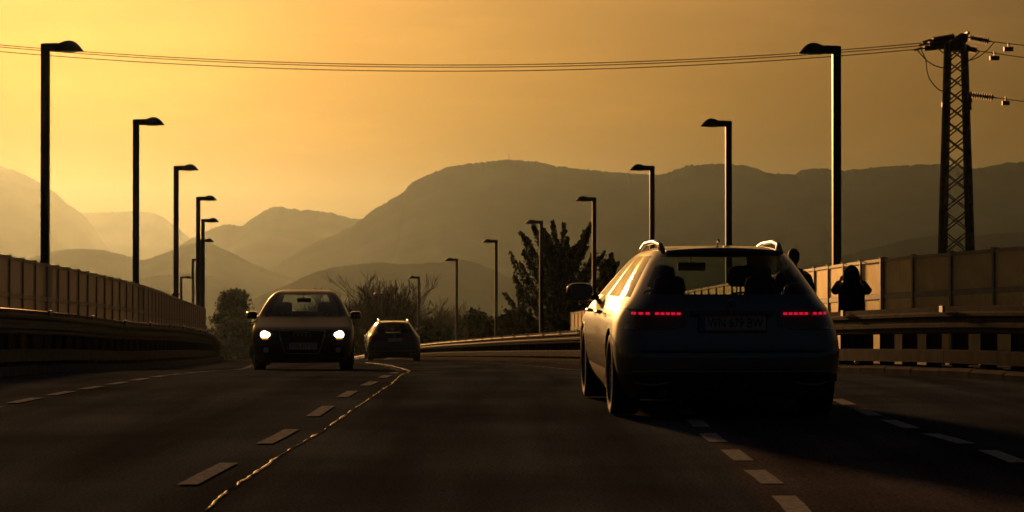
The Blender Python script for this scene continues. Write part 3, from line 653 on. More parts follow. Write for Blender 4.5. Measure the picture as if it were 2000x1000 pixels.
# ---------------------------------------------------------------- cars
def vert_normals(v, f):
    n = np.zeros_like(v)
    for q in f:
        a, b, c, d = v[q[0]], v[q[1]], v[q[2]], v[q[3]]
        w = np.cross(c - a, d - b)
        for i in q: n[i] += w
    L = np.linalg.norm(n, axis=1); L[L == 0] = 1
    return n / L[:, None]
class Car:
    def __init__(s, spec):
        s.sp = spec
        tb = lambda k: pchip(*zip(*spec[k]))
        s.W, s.YR, s.YF = tb('W'), tb('YR'), tb('YF'); s.RX, s.RL, s.FX, s.FL = tb('RX'), tb('RL'), tb('FX'), tb('FL')
    def half(s, h):
        """points of the right half outline at height h from rear centre to front centre, with (kind, parameter)"""
        sp = s.sp; w, yr, yf = s.W(h), s.YR(h), s.YF(h)
        rx, rl, fx, fl = min(s.RX(h), w * .9), s.RL(h), min(s.FX(h), w * .9), s.FL(h)
        P = []; K = []
        cr, cf = sp.get('crown_r', .06), sp.get('crown_f', .10)
        for u in np.linspace(0, 1, 15)[:-1]:
            x = u * (w - rx); P.append((x, yr + cr * (x / w) ** 2)); K.append(('rear', u))
        yc = yr + cr * ((w - rx) / w) ** 2
        for a in np.linspace(0, math.pi / 2, 9)[:-1]:
            P.append((w - rx + rx * math.sin(a), yc + rl * (1 - math.cos(a)))); K.append(('rc', a / (math.pi / 2)))
        y0 = yc + rl; yd = yf - cf * ((w - fx) / w) ** 2; y1 = yd - fl
        ya, yb = sp['zone']; yb = min(yb, y1 - .05); ya = max(ya, y0 + .05)
        for t in sp['ts']:
            if t < 1: y = y0 + (ya - y0) * t
            elif t < 2: y = ya + (yb - ya) * (t - 1)
            else: y = yb + (y1 - yb) * (t - 2)
            q = (y - y0) / max(y1 - y0, .01)
            P.append((w * (1 + .012 * math.sin(math.pi * q)), y)); K.append(('side', t))
        for a in np.linspace(0, math.pi / 2, 9)[1:]:
            P.append((w - fx + fx * math.cos(a), y1 + fl * math.sin(a))); K.append(('fc', a / (math.pi / 2)))
        for u in np.linspace(1, 0, 15)[1:]:
            x = u * (w - fx); P.append((x, yf - cf * (x / w) ** 2)); K.append(('front', u))
        return P, K
    def rear_y(s, x, h):
        P, K = s.half(h); best = [p for p, k in zip(P, K) if k[0] in ('rear', 'rc')]
        return float(np.interp(abs(x), [p[0] for p in best], [p[1] for p in best]))
    def front_y(s, x, h):
        P, K = s.half(h); best = [p for p, k in zip(P, K) if k[0] in ('fc', 'front')][::-1]
        return float(np.interp(abs(x), [p[0] for p in best], [p[1] for p in best]))
    def build(s, root, paint, glass_rear):
        sp = s.sp; H = sp['rows']; rings = []; K = None
        for h in H:
            P, K = s.half(h)
            full = [(x, y, h) for x, y in P] + [(-x, y, h) for x, y in P[-2:0:-1]]
            rings.append(full)
        KK = [(k, 1) for k in K] + [(k, -1) for k in K[-2:0:-1]]
        n = len(KK); v = np.array([p for r in rings for p in r], float)
        nh = len(H); groups = {}; faces = []
        wheels = sp['wheels']; RA = sp['arch']
        dele = set()
        for i in range(nh - 1):
            for j in range(n):
                j2 = (j + 1) % n
                q = (i*n+j, i*n+j2, (i+1)*n+j2, (i+1)*n+j); faces.append((q, i, j))
        inside = np.zeros(len(v), bool); wcen = np.zeros((len(v), 2))
        for wy in wheels:
            d = np.hypot(v[:, 1] - wy, v[:, 2] - sp['wr'])
            m = (d < RA) & (np.abs(v[:, 0]) > .45); inside |= m; wcen[m] = (wy, sp['wr'])
        keep = [(q, i, j) for q, i, j in faces if not all(inside[k] for k in q)]
        used = np.zeros(len(v), bool)
        for q, i, j in keep:
            for k in q: used[k] = True
        for k in np.nonzero(used & inside)[0]:          # pull the ragged edge out onto the arch circle
            c = wcen[k]; d = v[k, 1:] - c; L = np.hypot(*d); v[k, 1:] = c + d / max(L, 1e-4) * RA
        nrm = vert_normals(v, [q for q, i, j in keep])
        for q, i, j in keep:
            (kind, t), sd = KK[j]; (k2, t2), sd2 = KK[(j + 1) % n]
            hm = (H[i] + H[i+1]) / 2; tm = (t + t2) / 2 if k2 == kind else t
            side = 'R' if (v[list(q), 0].mean() > 0) else 'L'
            groups.setdefault(sp['region'](kind, tm, hm, side), []).append(q)
        mats = {'glass': M['glass'], 'rglass': glass_rear, 'black': M['black'], 'paint': paint, 'seam': M['gloss']}
        for (nm, mk, key), fl in groups.items():
            ids = sorted({k for q in fl for k in q}); mp = {k: a for a, k in enumerate(ids)}
            me = mesh_from(nm, v[ids], [tuple(mp[k] for k in q) for q in fl], mats[mk], True)
            me.normals_split_custom_set_from_vertices([tuple(x) for x in nrm[ids]])
            link(nm, me, root)
        top = [tuple(p) for p in v[(nh-1)*n:]]; bot = [tuple(p) for p in v[:n]]
        link('roof_skin', mesh_from('roof_skin', top, [tuple(range(n))], paint, True), root)
        link('underbody', mesh_from('underbody', bot, [tuple(range(n))[::-1]], M['black']), root)
def make_ts(seams):
    ts = set(np.round(np.linspace(0, 3, 61), 4))
    for a in seams:
        ts = {t for t in ts if abs(t - a) > .012}; ts |= {round(a - .004, 4), round(a + .004, 4)}
    return sorted(ts)
def rows(*spans):
    r = []
    for a, b, n in spans: r += list(np.linspace(a, b, n, endpoint=False))
    return r
def wheel(root, x, y, r, w, steer=0.0, spokes=10):
    sd = 1 if x > 0 else -1
    Mx = Matrix.Translation((x, y, r)) @ Matrix.Rotation(steer, 4, 'Z') @ Matrix.Rotation(math.pi / 2 * sd, 4, 'Y')
    t = empty('wheel'); t.parent = root; t.matrix_local = Mx
    h = w / 2; rr = r * .70
    prof = [(rr, -h * .8), (r * .86, -h), (r * .955, -h * .93), (r * .99, -h * .72), (r, -h * .4)]
    for z in (-.3, 0, .3): prof += [(r, h * (z - .09)), (r - .008, h * (z - .05)), (r - .008, h * (z + .05)), (r, h * (z + .09))]
    prof += [(r, h * .4), (r * .99, h * .72), (r * .955, h * .93), (r * .86, h), (rr, h * .8), (rr - .02, h * .3), (rr - .02, -h * .3), (rr, -h * .8)]
    MB().lathe(prof, None, 40).build('tyre', M['rubber'], t, True)
    b = MB(); b.lathe([(rr, h * .8), (rr - .012, h * .82), (rr - .03, h * .6), (rr - .035, -h * .7)], None, 40); b.lathe([(.0, h * .55), (.055, h * .55), (.07, h * .45), (.07, h * .2), (0, h * .2)], None, 16)
    for k in range(spokes):
        a = 2 * math.pi * k / spokes
        b.bar((math.cos(a) * .05, math.sin(a) * .05, h * .45), (math.cos(a) * (rr - .02), math.sin(a) * (rr - .02), h * .62), .035, .03)
    b.build('rim', M['rim'], t, False)
    MB().lathe([(0, -h * .1), (rr * .85, -h * .1), (rr * .85, -h * .2), (0, -h * .2)], None, 24).build('brake_disc', M['steel_dark'], t)
def text_mesh(txt, size, mat, name, parent, Mx):
    cu = bpy.data.curves.new(name, 'FONT'); cu.body = txt; cu.size = size; cu.align_x = 'CENTER'; cu.align_y = 'CENTER'; cu.extrude = .002
    to = bpy.data.objects.new('tmp_text', cu); COL.objects.link(to)
    dg = bpy.context.evaluated_depsgraph_get(); me = bpy.data.meshes.new_from_object(to.evaluated_get(dg))
    bpy.data.objects.remove(to); me.materials.clear(); me.materials.append(mat); me.name = name
    return link(name, me, parent, Mx)
def plate(root, c, txt, facing, tilt=0.0):
    t = empty('number_plate'); t.parent = root; Rz = Matrix.Rotation(0 if facing < 0 else math.pi, 4, 'Z')
    t.matrix_local = Matrix.Translation(c) @ Rz @ Matrix.Rotation(tilt, 4, 'X')
    MB().box((0, 0, 0), (.52, .012, .12)).build('plate_board', M['plate'], t)
    MB().box((0, .006, 0), (.54, .012, .14)).build('plate_holder', M['black'], t)
    MB().box((0, -.0075, .053), (.51, .004, .006)).build('plate_stripe', M['plate_red'], t)
    MB().box((0, -.0075, -.053), (.51, .004, .006)).build('plate_stripe', M['plate_red'], t)
    MB().box((-.238, -.0078, 0), (.04, .004, .098)).build('country_band', M['plate_blue'], t)
    a = text_mesh(txt, .105, M['plate_txt'], 'plate_lettering', t, Matrix.Translation((.02, -.009, -.002)) @ Matrix.Rotation(math.pi / 2, 4, 'X'))
    wmax = max(q.co.x for q in a.data.vertices) - min(q.co.x for q in a.data.vertices)
    a.scale = (.435 / wmax, 1, 1)
def seat(root, x, y, z=.42, hr=1.02):
    t = empty('seat', (x, y, 0)); t.parent = root
    MB().box((0, .1, z), (.48, .5, .16)).build('seat_cushion', M['fabric'], t)
    v = []; f = []; K = 14
    for i, (zz, w, yy) in enumerate(((.45, .24, 0), (.65, .245, -.05), (.82, .22, -.10), (.92, .17, -.125), (.945, .10, -.13))):
        v += [(w * math.copysign(abs(math.cos(a)) ** .6, math.cos(a)), yy + .06 * math.copysign(abs(math.sin(a)) ** .6, math.sin(a)), zz) for a in (2 * math.pi * k / K for k in range(K))]
    f = [(i*K+k, i*K+(k+1) % K, (i+1)*K+(k+1) % K, (i+1)*K+k) for i in range(4) for k in range(K)] + [tuple(range(4*K, 5*K))]
    link('backrest', mesh_from('backrest', v, f, M['fabric'], True), t)
    v = []
    for i, (zz, w) in enumerate(((hr - .09, .10), (hr - .06, .13), (hr, .135), (hr + .07, .12), (hr + .095, .07))):
        v += [(w * math.copysign(abs(math.cos(a)) ** .6, math.cos(a)), -.14 + .045 * math.copysign(abs(math.sin(a)) ** .6, math.sin(a)), zz) for a in (2 * math.pi * k / K for k in range(K))]
    link('headrest', mesh_from('headrest', v, f, M['fabric'], True), t)
    MB().bar((-.05, -.13, .9), (-.05, -.14, hr - .05), .012).bar((.05, -.13, .9), (.05, -.14, hr - .05), .012).build('headrest_stem', M['chrome'], t)
def cabin(root, yf, yr, hz, dash_y, mir, wheel_side=-1):
    for x in (-.36, .36): seat(root, x, yf, hr=hz)
    for x in (-.38, .38): seat(root, x, yr, hr=hz - .09)
    t = MB(); t.prism([(dash_y - .1, .55), (dash_y - .15, .85), (dash_y, .93), (dash_y + .45, .96), (dash_y + .45, .5)], Matrix(((0, 0, 1, 0), (1, 0, 0, 0), (0, 1, 0, 0), (0, 0, 0, 1))), 1.36)
    t.build('dashboard', M['fabric'], root)
    b = MB(); Mx = Matrix.Translation((.36 * wheel_side, dash_y - .28, .86)) @ Matrix.Rotation(R(-65), 4, 'X')
    b.lathe([(.17 + .014 * math.cos(a), .014 * math.sin(a)) for a in np.linspace(0, 2 * math.pi, 9)], Mx, 24); b.bar(Mx @ Vector((-.17, 0, 0)), Mx @ Vector((.17, 0, 0)), .04, .02)
    b.build('steering_wheel', M['black'], root, True)
    b = MB(); b.box(mir, (.25, .03, .075)); b.bar(Vector(mir), Vector(mir) + Vector((0, .12, .08)), .02); b.build('interior_mirror', M['black'], root)
def side_mirror(root, sd, x, y, z, paint, k=1.0):
    v = []; f = []; K = 14; us = [(-.10, .55), (-.09, .82), (-.03, 1.0), (.05, .92), (.10, .6), (.125, .25)]
    for yy, sc in us:
        v += [(sd * (x + .12 * k) + .125 * k * sc * math.copysign(abs(math.cos(a)) ** .7, math.cos(a)), y + yy, z + .085 * k * sc * math.copysign(abs(math.sin(a)) ** .7, math.sin(a))) for a in (2 * math.pi * q / K for q in range(K))]
    f = [(i*K+q, i*K+(q+1) % K, (i+1)*K+(q+1) % K, (i+1)*K+q) for i in range(len(us) - 1) for q in range(K)] + [tuple(range((len(us)-1)*K, len(us)*K)), tuple(range(K))[::-1]]
    m = link('side_mirror', mesh_from('side_mirror', v, f, paint, True), root)
    MB().box((sd * (x + .12 * k), y - .103, z), (.19 * k, .006, .12 * k)).build('mirror_glass', M['chrome'], m)
    MB().bar((sd * (x - .08), y + .03, z - .06), (sd * (x + .06), y, z - .045), .05, .04).build('mirror_foot', M['black'], m)
def liners(root, wheels, r, xo, wr):
    for wy in wheels:
        for sd in (-1, 1):
            v = []; f = []; n = 16
            for k in range(n + 1):
                a = math.pi * k / n * 1.16 - .08 * math.pi
                for x in (xo - .02, xo - .34): v.append((sd * x, wy + r * math.cos(a), wr + r * math.sin(a)))
            f = [(2*k, 2*k+1, 2*k+3, 2*k+2) for k in range(n)]; m = len(v)
            v += [(sd * (xo - .34), wy, wr)]; f += [(2*k+1, 2*k+3, m) for k in range(n)]
            link('wheel_arch_liner', mesh_from('wheel_arch_liner', v, f, M['black']), root)
            b = MB(); b.tube([(sd * (xo + .004), wy + (r + .004) * math.cos(a), wr + (r + .004) * math.sin(a)) for a in np.linspace(-.12, math.pi + .12, 22)], .012, 5)
            b.build('arch_trim', M['black'], root, True)
def roof_rail(root, sd, pts, mat):
    b = MB(); b.tube([(sd * x, y, z) for x, y, z in pts], .021, 8); b.bar((sd * pts[1][0], pts[1][1] + .04, pts[1][2] - .06), (sd * pts[1][0], pts[1][1] + .04, pts[1][2]), .03)
    b.build('roof_rail', mat, root, True)
def handle(root, sd, x, y, z, mat):
    b = MB(); b.tube([(sd * x, y - .1, z), (sd * (x + .035), y - .075, z), (sd * (x + .035), y + .075, z + .005), (sd * x, y + .1, z + .005)], .014, 6); b.build('door_handle', mat, root, True)

# --- the grey estate car seen from behind
def estate_region(kind, t, h, sd, hb=.965, ht=1.30):
    if h < .36:
        return {'rear': ('rear_bumper_skirt', 'black', 0), 'rc': ('rear_bumper_skirt', 'black', 0), 'side': ('side_sill', 'black', sd)}.get(kind, ('front_bumper_skirt', 'black', 0))
    if hb < h < ht:
        if (kind == 'rear' or (kind == 'rc' and t < .40)) and h > .99: return ('rear_window', 'rglass', 0)
        if kind == 'rc' and t > .62: return ('quarter_window', 'rglass', sd)
        if kind == 'front' and t < .95: return ('windscreen', 'glass', 0)
        if kind == 'side':
            for a, b_, nm in ((.45, 1.46, 'side_window'), (1.54, 2.5, 'side_window')):
                if a < t < b_: return (nm, 'rglass', (sd, a))
            if t < 2.5: return ('window_pillar', 'seam', (sd, t < 1))
    if kind == 'side' and .40 < h < hb:
        for a in (.92, 1.5, 2.2):
            if abs(t - a) < .0045: return ('door_seam', 'seam', sd)
        if .92 < t < 1.5: return ('door', 'paint', (sd, 'r'))
        if 1.5 < t < 2.2: return ('door', 'paint', (sd, 'f'))
    if kind == 'rear' and .52 < h: return ('tailgate', 'paint', 0)
    if kind in ('rear', 'rc') and h < .52: return ('rear_bumper', 'paint', 0)
    if kind in ('front', 'fc') and .70 < h < .97: return ('bonnet', 'paint', 0)
    return ('body', 'paint', 0)
ESTATE = dict(W=[(.16, .77), (.28, .85), (.42, .89), (.60, .905), (.74, .895), (.86, .865), (.965, .80), (1.10, .72), (1.22, .645), (1.30, .585), (1.345, .53), (1.375, .44), (1.388, .30)],
    YR=[(.16, .16), (.28, .06), (.40, .0), (.52, .0), (.56, .025), (.70, .06), (.86, .09), (.965, .13), (1.10, .26), (1.22, .40), (1.30, .51), (1.345, .62), (1.375, .85), (1.388, 1.3)],
    YF=[(.16, 4.5), (.42, 4.66), (.58, 4.62), (.70, 4.45), (.78, 4.1), (.86, 3.75), (.965, 3.35), (1.10, 2.92), (1.22, 2.5), (1.30, 2.22), (1.345, 2.02), (1.375, 1.75), (1.388, 1.5)],
    RX=[(.16, .3), (.6, .26), (.80, .27), (.965, .25), (1.30, .19), (1.388, .12)], RL=[(.16, .30), (.6, .40), (.80, .62), (.965, .80), (1.30, .60), (1.388, .2)],
    FX=[(.16, .45), (.6, .45), (.965, .2), (1.388, .12)], FL=[(.16, .4), (.6, .5), (.965, .22), (1.388, .1)], crown_r=.08,
    zone=(1.1, 3.1), ts=make_ts([.92, 1.5, 2.2, .85, 1.46, 1.54]), rows=rows((.16, .36, 5), (.36, .52, 5), (.52, .965, 15), (.965, .99, 1), (.99, 1.30, 12), (1.30, 1.345, 4), (1.345, 1.388, 5)) + [1.388],
    wheels=(.86, 3.70), wr=.335, arch=.375, region=estate_region)
def estate(loc, rz, label, paint, sx=1.0, plate_txt=None, rails=None, lit=True):
    root = empty('estate_car'); tag(root, label, 'car')
    c = Car(ESTATE); c.build(root, paint, M['privacy'])
    for y in ESTATE['wheels']:
        for sd in (-1, 1): wheel(root, sd * .785, y, .335, .235)
    liners(root, ESTATE['wheels'], .375, .885, .335)
    cabin(root, 2.15, 1.25, 1.13, 2.75, (0, 2.72, 1.22))
    for sd in (-1, 1):
        side_mirror(root, sd, .87, 2.95, .99, M['gloss'])
        roof_rail(root, sd, [(.475, .68, 1.335), (.485, .82, 1.390), (.50, 1.2, 1.418), (.505, 1.8, 1.410), (.50, 2.2, 1.365), (.495, 2.35, 1.325)], rails or M['chrome'])
        for y in (1.62, 2.62): handle(root, sd, .905, y, .83, M['chrome'])
        # tail lamp: housing following the corner, then the lit elements
        v = []; f = []; xs = [.36, .42, .48, .54, .60, .66, .72, .78, .83]
        for i, x in enumerate(xs):
            for z in (.715 + .02 * (i < 2), .865 + .012 * i / 8): v.append((sd * x, c.rear_y(x, z) - .012, z))
        f = [(2*i, 2*i+2, 2*i+3, 2*i+1) for i in range(len(xs) - 1)]
        tl = link('tail_lamp', mesh_from('tail_lamp', v, f if sd > 0 else [q[::-1] for q in f], M['redlens'], True), root)
        for x0 in ([.405, .447, .489, .531, .573] + [.645, .695, .745]):
            x1 = x0 + .031; z = .838 + .006 * (x0 - .4)
            v = [(sd * x, c.rear_y(x, z) - .020 - dy, z + dz) for dy in (0, .006) for x, dz in ((x0, -.009), (x1, -.009), (x1, .010), (x0, .010))]
            f = [(4, 5, 6, 7), (0, 1, 5, 4), (1, 2, 6, 5), (2, 3, 7, 6), (3, 0, 4, 7)]
            link('lit_element' if lit else 'lamp_element', mesh_from('lit_element', v, f, M['redlit' if lit else 'redlens']), tl)
        b = MB(); b.tube([(sd * (.63 + .15 * math.cos(a)), c.rear_y(.63 + .15 * math.cos(a), .29) - .006, .325 + .045 * math.sin(a)) for a in np.linspace(0, 2 * math.pi, 25)], .010, 5); b.build('exhaust_trim', M['chrome'], root, True)
        MB().tube([(sd * .55, .02, .22), (sd * .55, .5, .22)], .035, 10).build('exhaust_pipe', M['steel_dark'], root)
    # spoiler, wiper, emblem, plate recess, bumper crease
    b = MB(); v = []; f = []
    for i, x in enumerate(np.linspace(-.47, .47, 13)):
        q = 1 - (x / .62) ** 2 * .35
        v += [(x, .40 + .09 * (x/.52)**2, 1.322 * 1 - .012 * (x/.52)**2), (x, .41 + .09 * (x/.52)**2, 1.352 - .02 * (x/.52)**2), (x, .80, 1.382 - .045 * (x/.52)**2), (x, .62, 1.32 - .02 * (x/.52)**2)]
    f = [(4*i+k, 4*i+(k+1) % 4, 4*i+4+(k+1) % 4, 4*i+4+k) for i in range(12) for k in range(4)] + [(3, 2, 1, 0), (48, 49, 50, 51)]
    link('roof_spoiler', mesh_from('roof_spoiler', v, f, paint, True), root)
    MB().tube([(0, c.rear_y(0, 1.0) - .02, .995), (.25, c.rear_y(.25, 1.03) - .02, 1.015), (.42, c.rear_y(.42, 1.05) - .02, 1.03)], .009, 5).build('rear_wiper', M['black'], root)
    MB().tube([(x, c.rear_y(x, .545) - .008, .545) for x in np.linspace(-.72, .72, 15)], .009, 5).build('bumper_crease_trim', M['black'], root)
    MB().tube([(x, c.rear_y(x, .385) - .006, .385) for x in np.linspace(-.78, .78, 17)], .008, 5).build('bumper_chrome_strip', M['chrome'], root)
    MB().tube([(.0, .96, 1.40), (.0, .88, 1.425), (0, .80, 1.40)], [.012, .014, .004], 6).build('roof_antenna', M['gloss'], root)
    MB().bar((-.18, .35, .14), (-.18, .35, .20), .03).build('tow_eye', M['black'], root)
    ye = c.rear_y(0, .905) - .012; em = MB(); Me = Matrix.Translation((0, ye, .905)) @ Matrix.Rotation(math.pi / 2, 4, 'X')
    em.lathe([(.042 + .005 * math.cos(a), .005 * math.sin(a)) for a in np.linspace(0, 2 * math.pi, 8)], Me, 28)
    for k in range(3):
        a = math.pi / 2 + k * 2 * math.pi / 3; d = Vector((math.cos(a), 0, math.sin(a))); e = Vector((-d.z, 0, d.x)); o = Vector((0, ye, .905))
        em.add([o + e * .008, o + d * .042, o - e * .008, o + Vector((0, -.008, 0))], [(0, 1, 3), (1, 2, 3), (2, 0, 3), (0, 2, 1)])
    em.build('emblem', M['chrome'], root)
    yp = c.rear_y(0, .77)
    plate(root, (0, yp - .03, .765), plate_txt, -1)
    MB().bar((-.33, yp - .02, .848), (.33, yp - .02, .848), .05, .03).build('plate_light_bar', paint, root)
    root.location = loc; root.rotation_euler = (0, 0, rz); root.scale = (sx, sx, sx)
    return root
# rear axle sits at y 18.9 with its wheels between photo columns 1187 and 1630
yaw = .043
ax = Vector(((1404 - 1000) / F * 18.85, 18.85)); fwd = Vector((-math.sin(yaw), math.cos(yaw)))
rc = ax - fwd * .86
estate((rc.x, rc.y, G(18.9)), yaw, 'grey estate car with lit red tail lamps driving away in the right lane', M['paint_grey'], 1.0, 'WN 679 BW')
far = estate(((771 - 1000) / F * 77, 77, G(78) - .02), R(5.5), 'small dark estate car with gold-rimmed roof far ahead on the bend', M['paint_black'], .985, 'WN 52 KE', lit=False)

# --- the oncoming hatchback
def hatch_region(kind, t, h, sd, hb=.95, ht=1.33):
    if h < .30: return ('lower_skirt', 'black', kind + sd if kind in ('side',) else ('f' if kind in ('front', 'fc') else 'r'))
    if hb < h < ht:
        if kind == 'front' and t < .96 and h > .965: return ('windscreen', 'glass', 0)
        if kind == 'rear' and t < .88 and h > 1.0: return ('rear_window', 'glass', 0)
        if kind == 'side':
            for a, b_ in ((.35, 1.36), (1.44, 2.5)):
                if a < t < b_: return ('side_window', 'rglass', (sd, a))
            if .35 < t < 2.5: return ('window_pillar', 'seam', sd)
    if kind == 'side' and .40 < h < hb:
        for a in (.85, 1.4, 2.1):
            if abs(t - a) < .0045: return ('door_seam', 'seam', sd)
        if .85 < t < 1.4: return ('door', 'paint', (sd, 'r'))
        if 1.4 < t < 2.1: return ('door', 'paint', (sd, 'f'))
    if kind in ('front', 'fc') and .70 < h < .95: return ('bonnet', 'paint', 0)
    if kind in ('front', 'fc') and h <= .70: return ('front_bumper', 'paint', 0)
    if kind == 'rear' and h > .5: return ('tailgate', 'paint', 0)
    return ('body', 'paint', 0)
HATCH = dict(W=[(.16, .76), (.28, .84), (.45, .875), (.62, .885), (.76, .875), (.86, .85), (.95, .81), (1.10, .735), (1.24, .655), (1.33, .585), (1.375, .52), (1.405, .42), (1.42, .28)],
    YR=[(.16, .14), (.30, .03), (.45, .0), (.7, .03), (.95, .12), (1.10, .28), (1.24, .45), (1.33, .56), (1.375, .68), (1.405, .95), (1.42, 1.25)],
    YF=[(.16, 4.08), (.28, 4.16), (.45, 4.2), (.60, 4.18), (.70, 4.10), (.77, 3.92), (.83, 3.62), (.90, 3.28), (.95, 3.06), (1.10, 2.72), (1.24, 2.36), (1.33, 2.10), (1.375, 1.92), (1.405, 1.68), (1.42, 1.45)],
    RX=[(.16, .3), (.6, .32), (.95, .22), (1.42, .12)], RL=[(.16, .3), (.6, .35), (.95, .25), (1.42, .1)],
    FX=[(.16, .40), (.6, .42), (.8, .36), (.95, .16), (1.42, .11)], FL=[(.16, .38), (.6, .5), (.8, .45), (.95, .20), (1.42, .1)], crown_f=.16,
    zone=(1.0, 2.85), ts=make_ts([.85, 1.4, 2.1, 1.36, 1.44]), rows=rows((.16, .30, 4), (.30, .70, 13), (.70, .95, 12), (.95, .965, 1), (.965, 1.33, 12), (1.33, 1.42, 7)) + [1.42],
    wheels=(.78, 3.36), wr=.315, arch=.35, region=hatch_region)
def hatchback(loc, rz, label):
    root = empty('hatchback_car'); tag(root, label, 'car')
    c = Car(HATCH); c.build(root, M['paint_dark'], M['privacy'])
    for y in HATCH['wheels']:
        for sd in (-1, 1): wheel(root, sd * .765, y, .315, .215, R(7) if y > 2 else 0)
    liners(root, HATCH['wheels'], .35, .86, .315)
    cabin(root, 1.95, 1.1, 1.10, 2.5, (0, 2.42, 1.23))
    fy = lambda x, z: c.front_y(x, z)
    for sd in (-1, 1):
        side_mirror(root, sd, .83, 2.62, .965, M['gloss'], .85)
        for y in (1.45, 2.35): handle(root, sd, .865, y, .80, M['paint_dark'])
        v = []; f = []; xs = [.42, .48, .54, .60, .66, .72, .77]     # headlamp unit
        for i, x in enumerate(xs):
            for z in (.575 + .02 * (i / 6), .70 + .012 * (i / 6) - .03 * (i == 0)): v.append((sd * x, fy(x, z) + .008, z))
        f = [(2*i, 2*i+2, 2*i+3, 2*i+1) for i in range(len(xs) - 1)]
        hl = link('headlamp', mesh_from('headlamp', v, f, M['gloss'], True), root)
        yq = fy(.655, .64)
        lens = MB(); q = Matrix.Translation((sd * .655, yq + .02, .648)) @ Matrix.Rotation(-math.pi / 2, 4, 'X')
        lens.lathe([(0, .012), (.05, .010), (.068, .002), (.07, -.03), (0, -.03)], q, 20); lens.build('lit_lens', M['headlit'], hl, True)
        a = MB(); q = Matrix.Translation((sd * .60, fy(.60, .645) + .022, .645)) @ Matrix.Rotation(-math.pi / 2, 4, 'X')
        a.lathe([(0, .01), (.035, .008), (.048, 0), (.05, -.03), (0, -.03)], q, 16); a.build('lit_lens', M['headlit'], hl, True)
        MB().box((sd * .64, fy(.64, .585) + .018, .588), (.10, .02, .028)).build('indicator', M['amber'], hl)
        x0, x1 = .47, .74                                            # side air intake
        v = [(sd * x, fy(x, z) + .006, z) for x, z in ((x0, .31), (x1, .33), (x1 - .02, .45), (x0 + .03, .45))]
        link('air_intake', mesh_from('air_intake', v, [(0, 1, 2, 3)], M['black']), root)
        MB().lathe([(0, .0), (.045, 0), (.05, -.02), (0, -.02)], Matrix.Translation((sd * .62, fy(.62, .38) + .022, .385)) @ Matrix.Rotation(-math.pi / 2, 4, 'X'), 14).build('fog_lamp', M['lens'], root)
    # trapezoid grille with frame and bars
    gp = [(-.40, .715), (.40, .715), (.375, .60), (.30, .35), (.27, .325), (-.27, .325), (-.30, .35), (-.375, .60)]
    v = [(x, fy(x, z) + .006, z) for x, z in gp]
    gr = link('grille', mesh_from('grille', v, [tuple(range(8))], M['gloss']), root)
    fr = MB(); pts = [(x, fy(x, z) + .012, z) for x, z in gp + gp[:1]]; fr.tube(pts, .011, 6); fr.build('grille_frame', M['chrome'], gr, True)
    for z in np.arange(.36, .70, .032):
        hwid = float(np.interp(z, [.325, .35, .60, .715], [.26, .29, .36, .385]))
        MB().tube([(x, fy(x, z) + .010, z) for x in np.linspace(-hwid, hwid, 9)], .006, 4).build('grille_bar', M['steel_dark'], gr)
    em = MB()
    for k in range(4):
        x = -.099 + .066 * k; em.lathe([(.042 + .006 * math.cos(a), .006 * math.sin(a)) for a in np.linspace(0, 2 * math.pi, 7)], Matrix.Translation((x, fy(x, .655) + .022, .655)) @ Matrix.Rotation(math.pi / 2, 4, 'X'), 24)
    em.build('emblem', M['chrome'], root)
    plate(root, (0, fy(0, .44) + .03, .455), 'WN 417 CF', 1)
    MB().tube([(x, fy(x, .27) + .004, .27) for x in np.linspace(-.7, .7, 15)], .012, 5).build('front_lip', M['black'], root)
    for x0 in (-.55, .05):
        MB().tube([(x0, c.front_y(x0, .965) + .02, .965), (x0 + .5, c.front_y(x0 + .5, .985) + .02, .99)], .008, 5).build('wiper', M['black'], root)
    root.location = loc; root.rotation_euler = (0, 0, rz)
    return root
# front axle at y 40.5, front centre at photo column 590, nose towards the camera
hy = 39.9; hx = (590 - 1000) / F * hy
ry = math.pi + .070
fw = Vector((-math.sin(ry), math.cos(ry)))
hatchback((hx - fw.x * 4.2, hy - fw.y * 4.2, G(41)), ry, 'dark oncoming hatchback with lit headlights in the left lane')

# ---------------------------------------------------------------- people
def skin(name, joints, edges, mat, parent, sub=2):
    keys = list(joints); me = bpy.data.meshes.new(name)
    me.from_pydata([joints[k][:3] for k in keys], [(keys.index(a), keys.index(b)) for a, b in edges], []); me.update()
    o = link(name, me, parent); o.modifiers.new('skin', 'SKIN'); 
    if not me.skin_vertices: bm = bmesh.new(); bm.from_mesh(me); bm.verts.layers.skin.verify(); bm.to_mesh(me); bm.free()
    sv = me.skin_vertices[0].data
    for i, k in enumerate(keys):
        r = joints[k][3]; sv[i].radius = r if hasattr(r, '__len__') else (r, r); sv[i].use_root = (i == 0)
    ss = o.modifiers.new('smooth', 'SUBSURF'); ss.levels = sub; ss.render_levels = sub
    me.materials.append(mat)
    return o
def loft(name, rings, mat, parent, K=20):
    v = []; f = []
    for cx, cyy, z, rx, ry in rings: v += [(cx + rx * math.cos(a), cyy + ry * math.sin(a), z + .006 * math.sin(5 * a + z * 9)) for a in (2 * math.pi * k / K for k in range(K))]
    n = len(rings); f = [(i*K+k, i*K+(k+1) % K, (i+1)*K+(k+1) % K, (i+1)*K+k) for i in range(n - 1) for k in range(K)] + [tuple(range(K))[::-1], tuple(range((n-1)*K, n*K))]
    o = link(name, mesh_from(name, v, f, mat, True), parent); s_ = o.modifiers.new('smooth', 'SUBSURF'); s_.levels = 1; s_.render_levels = 1
    return o
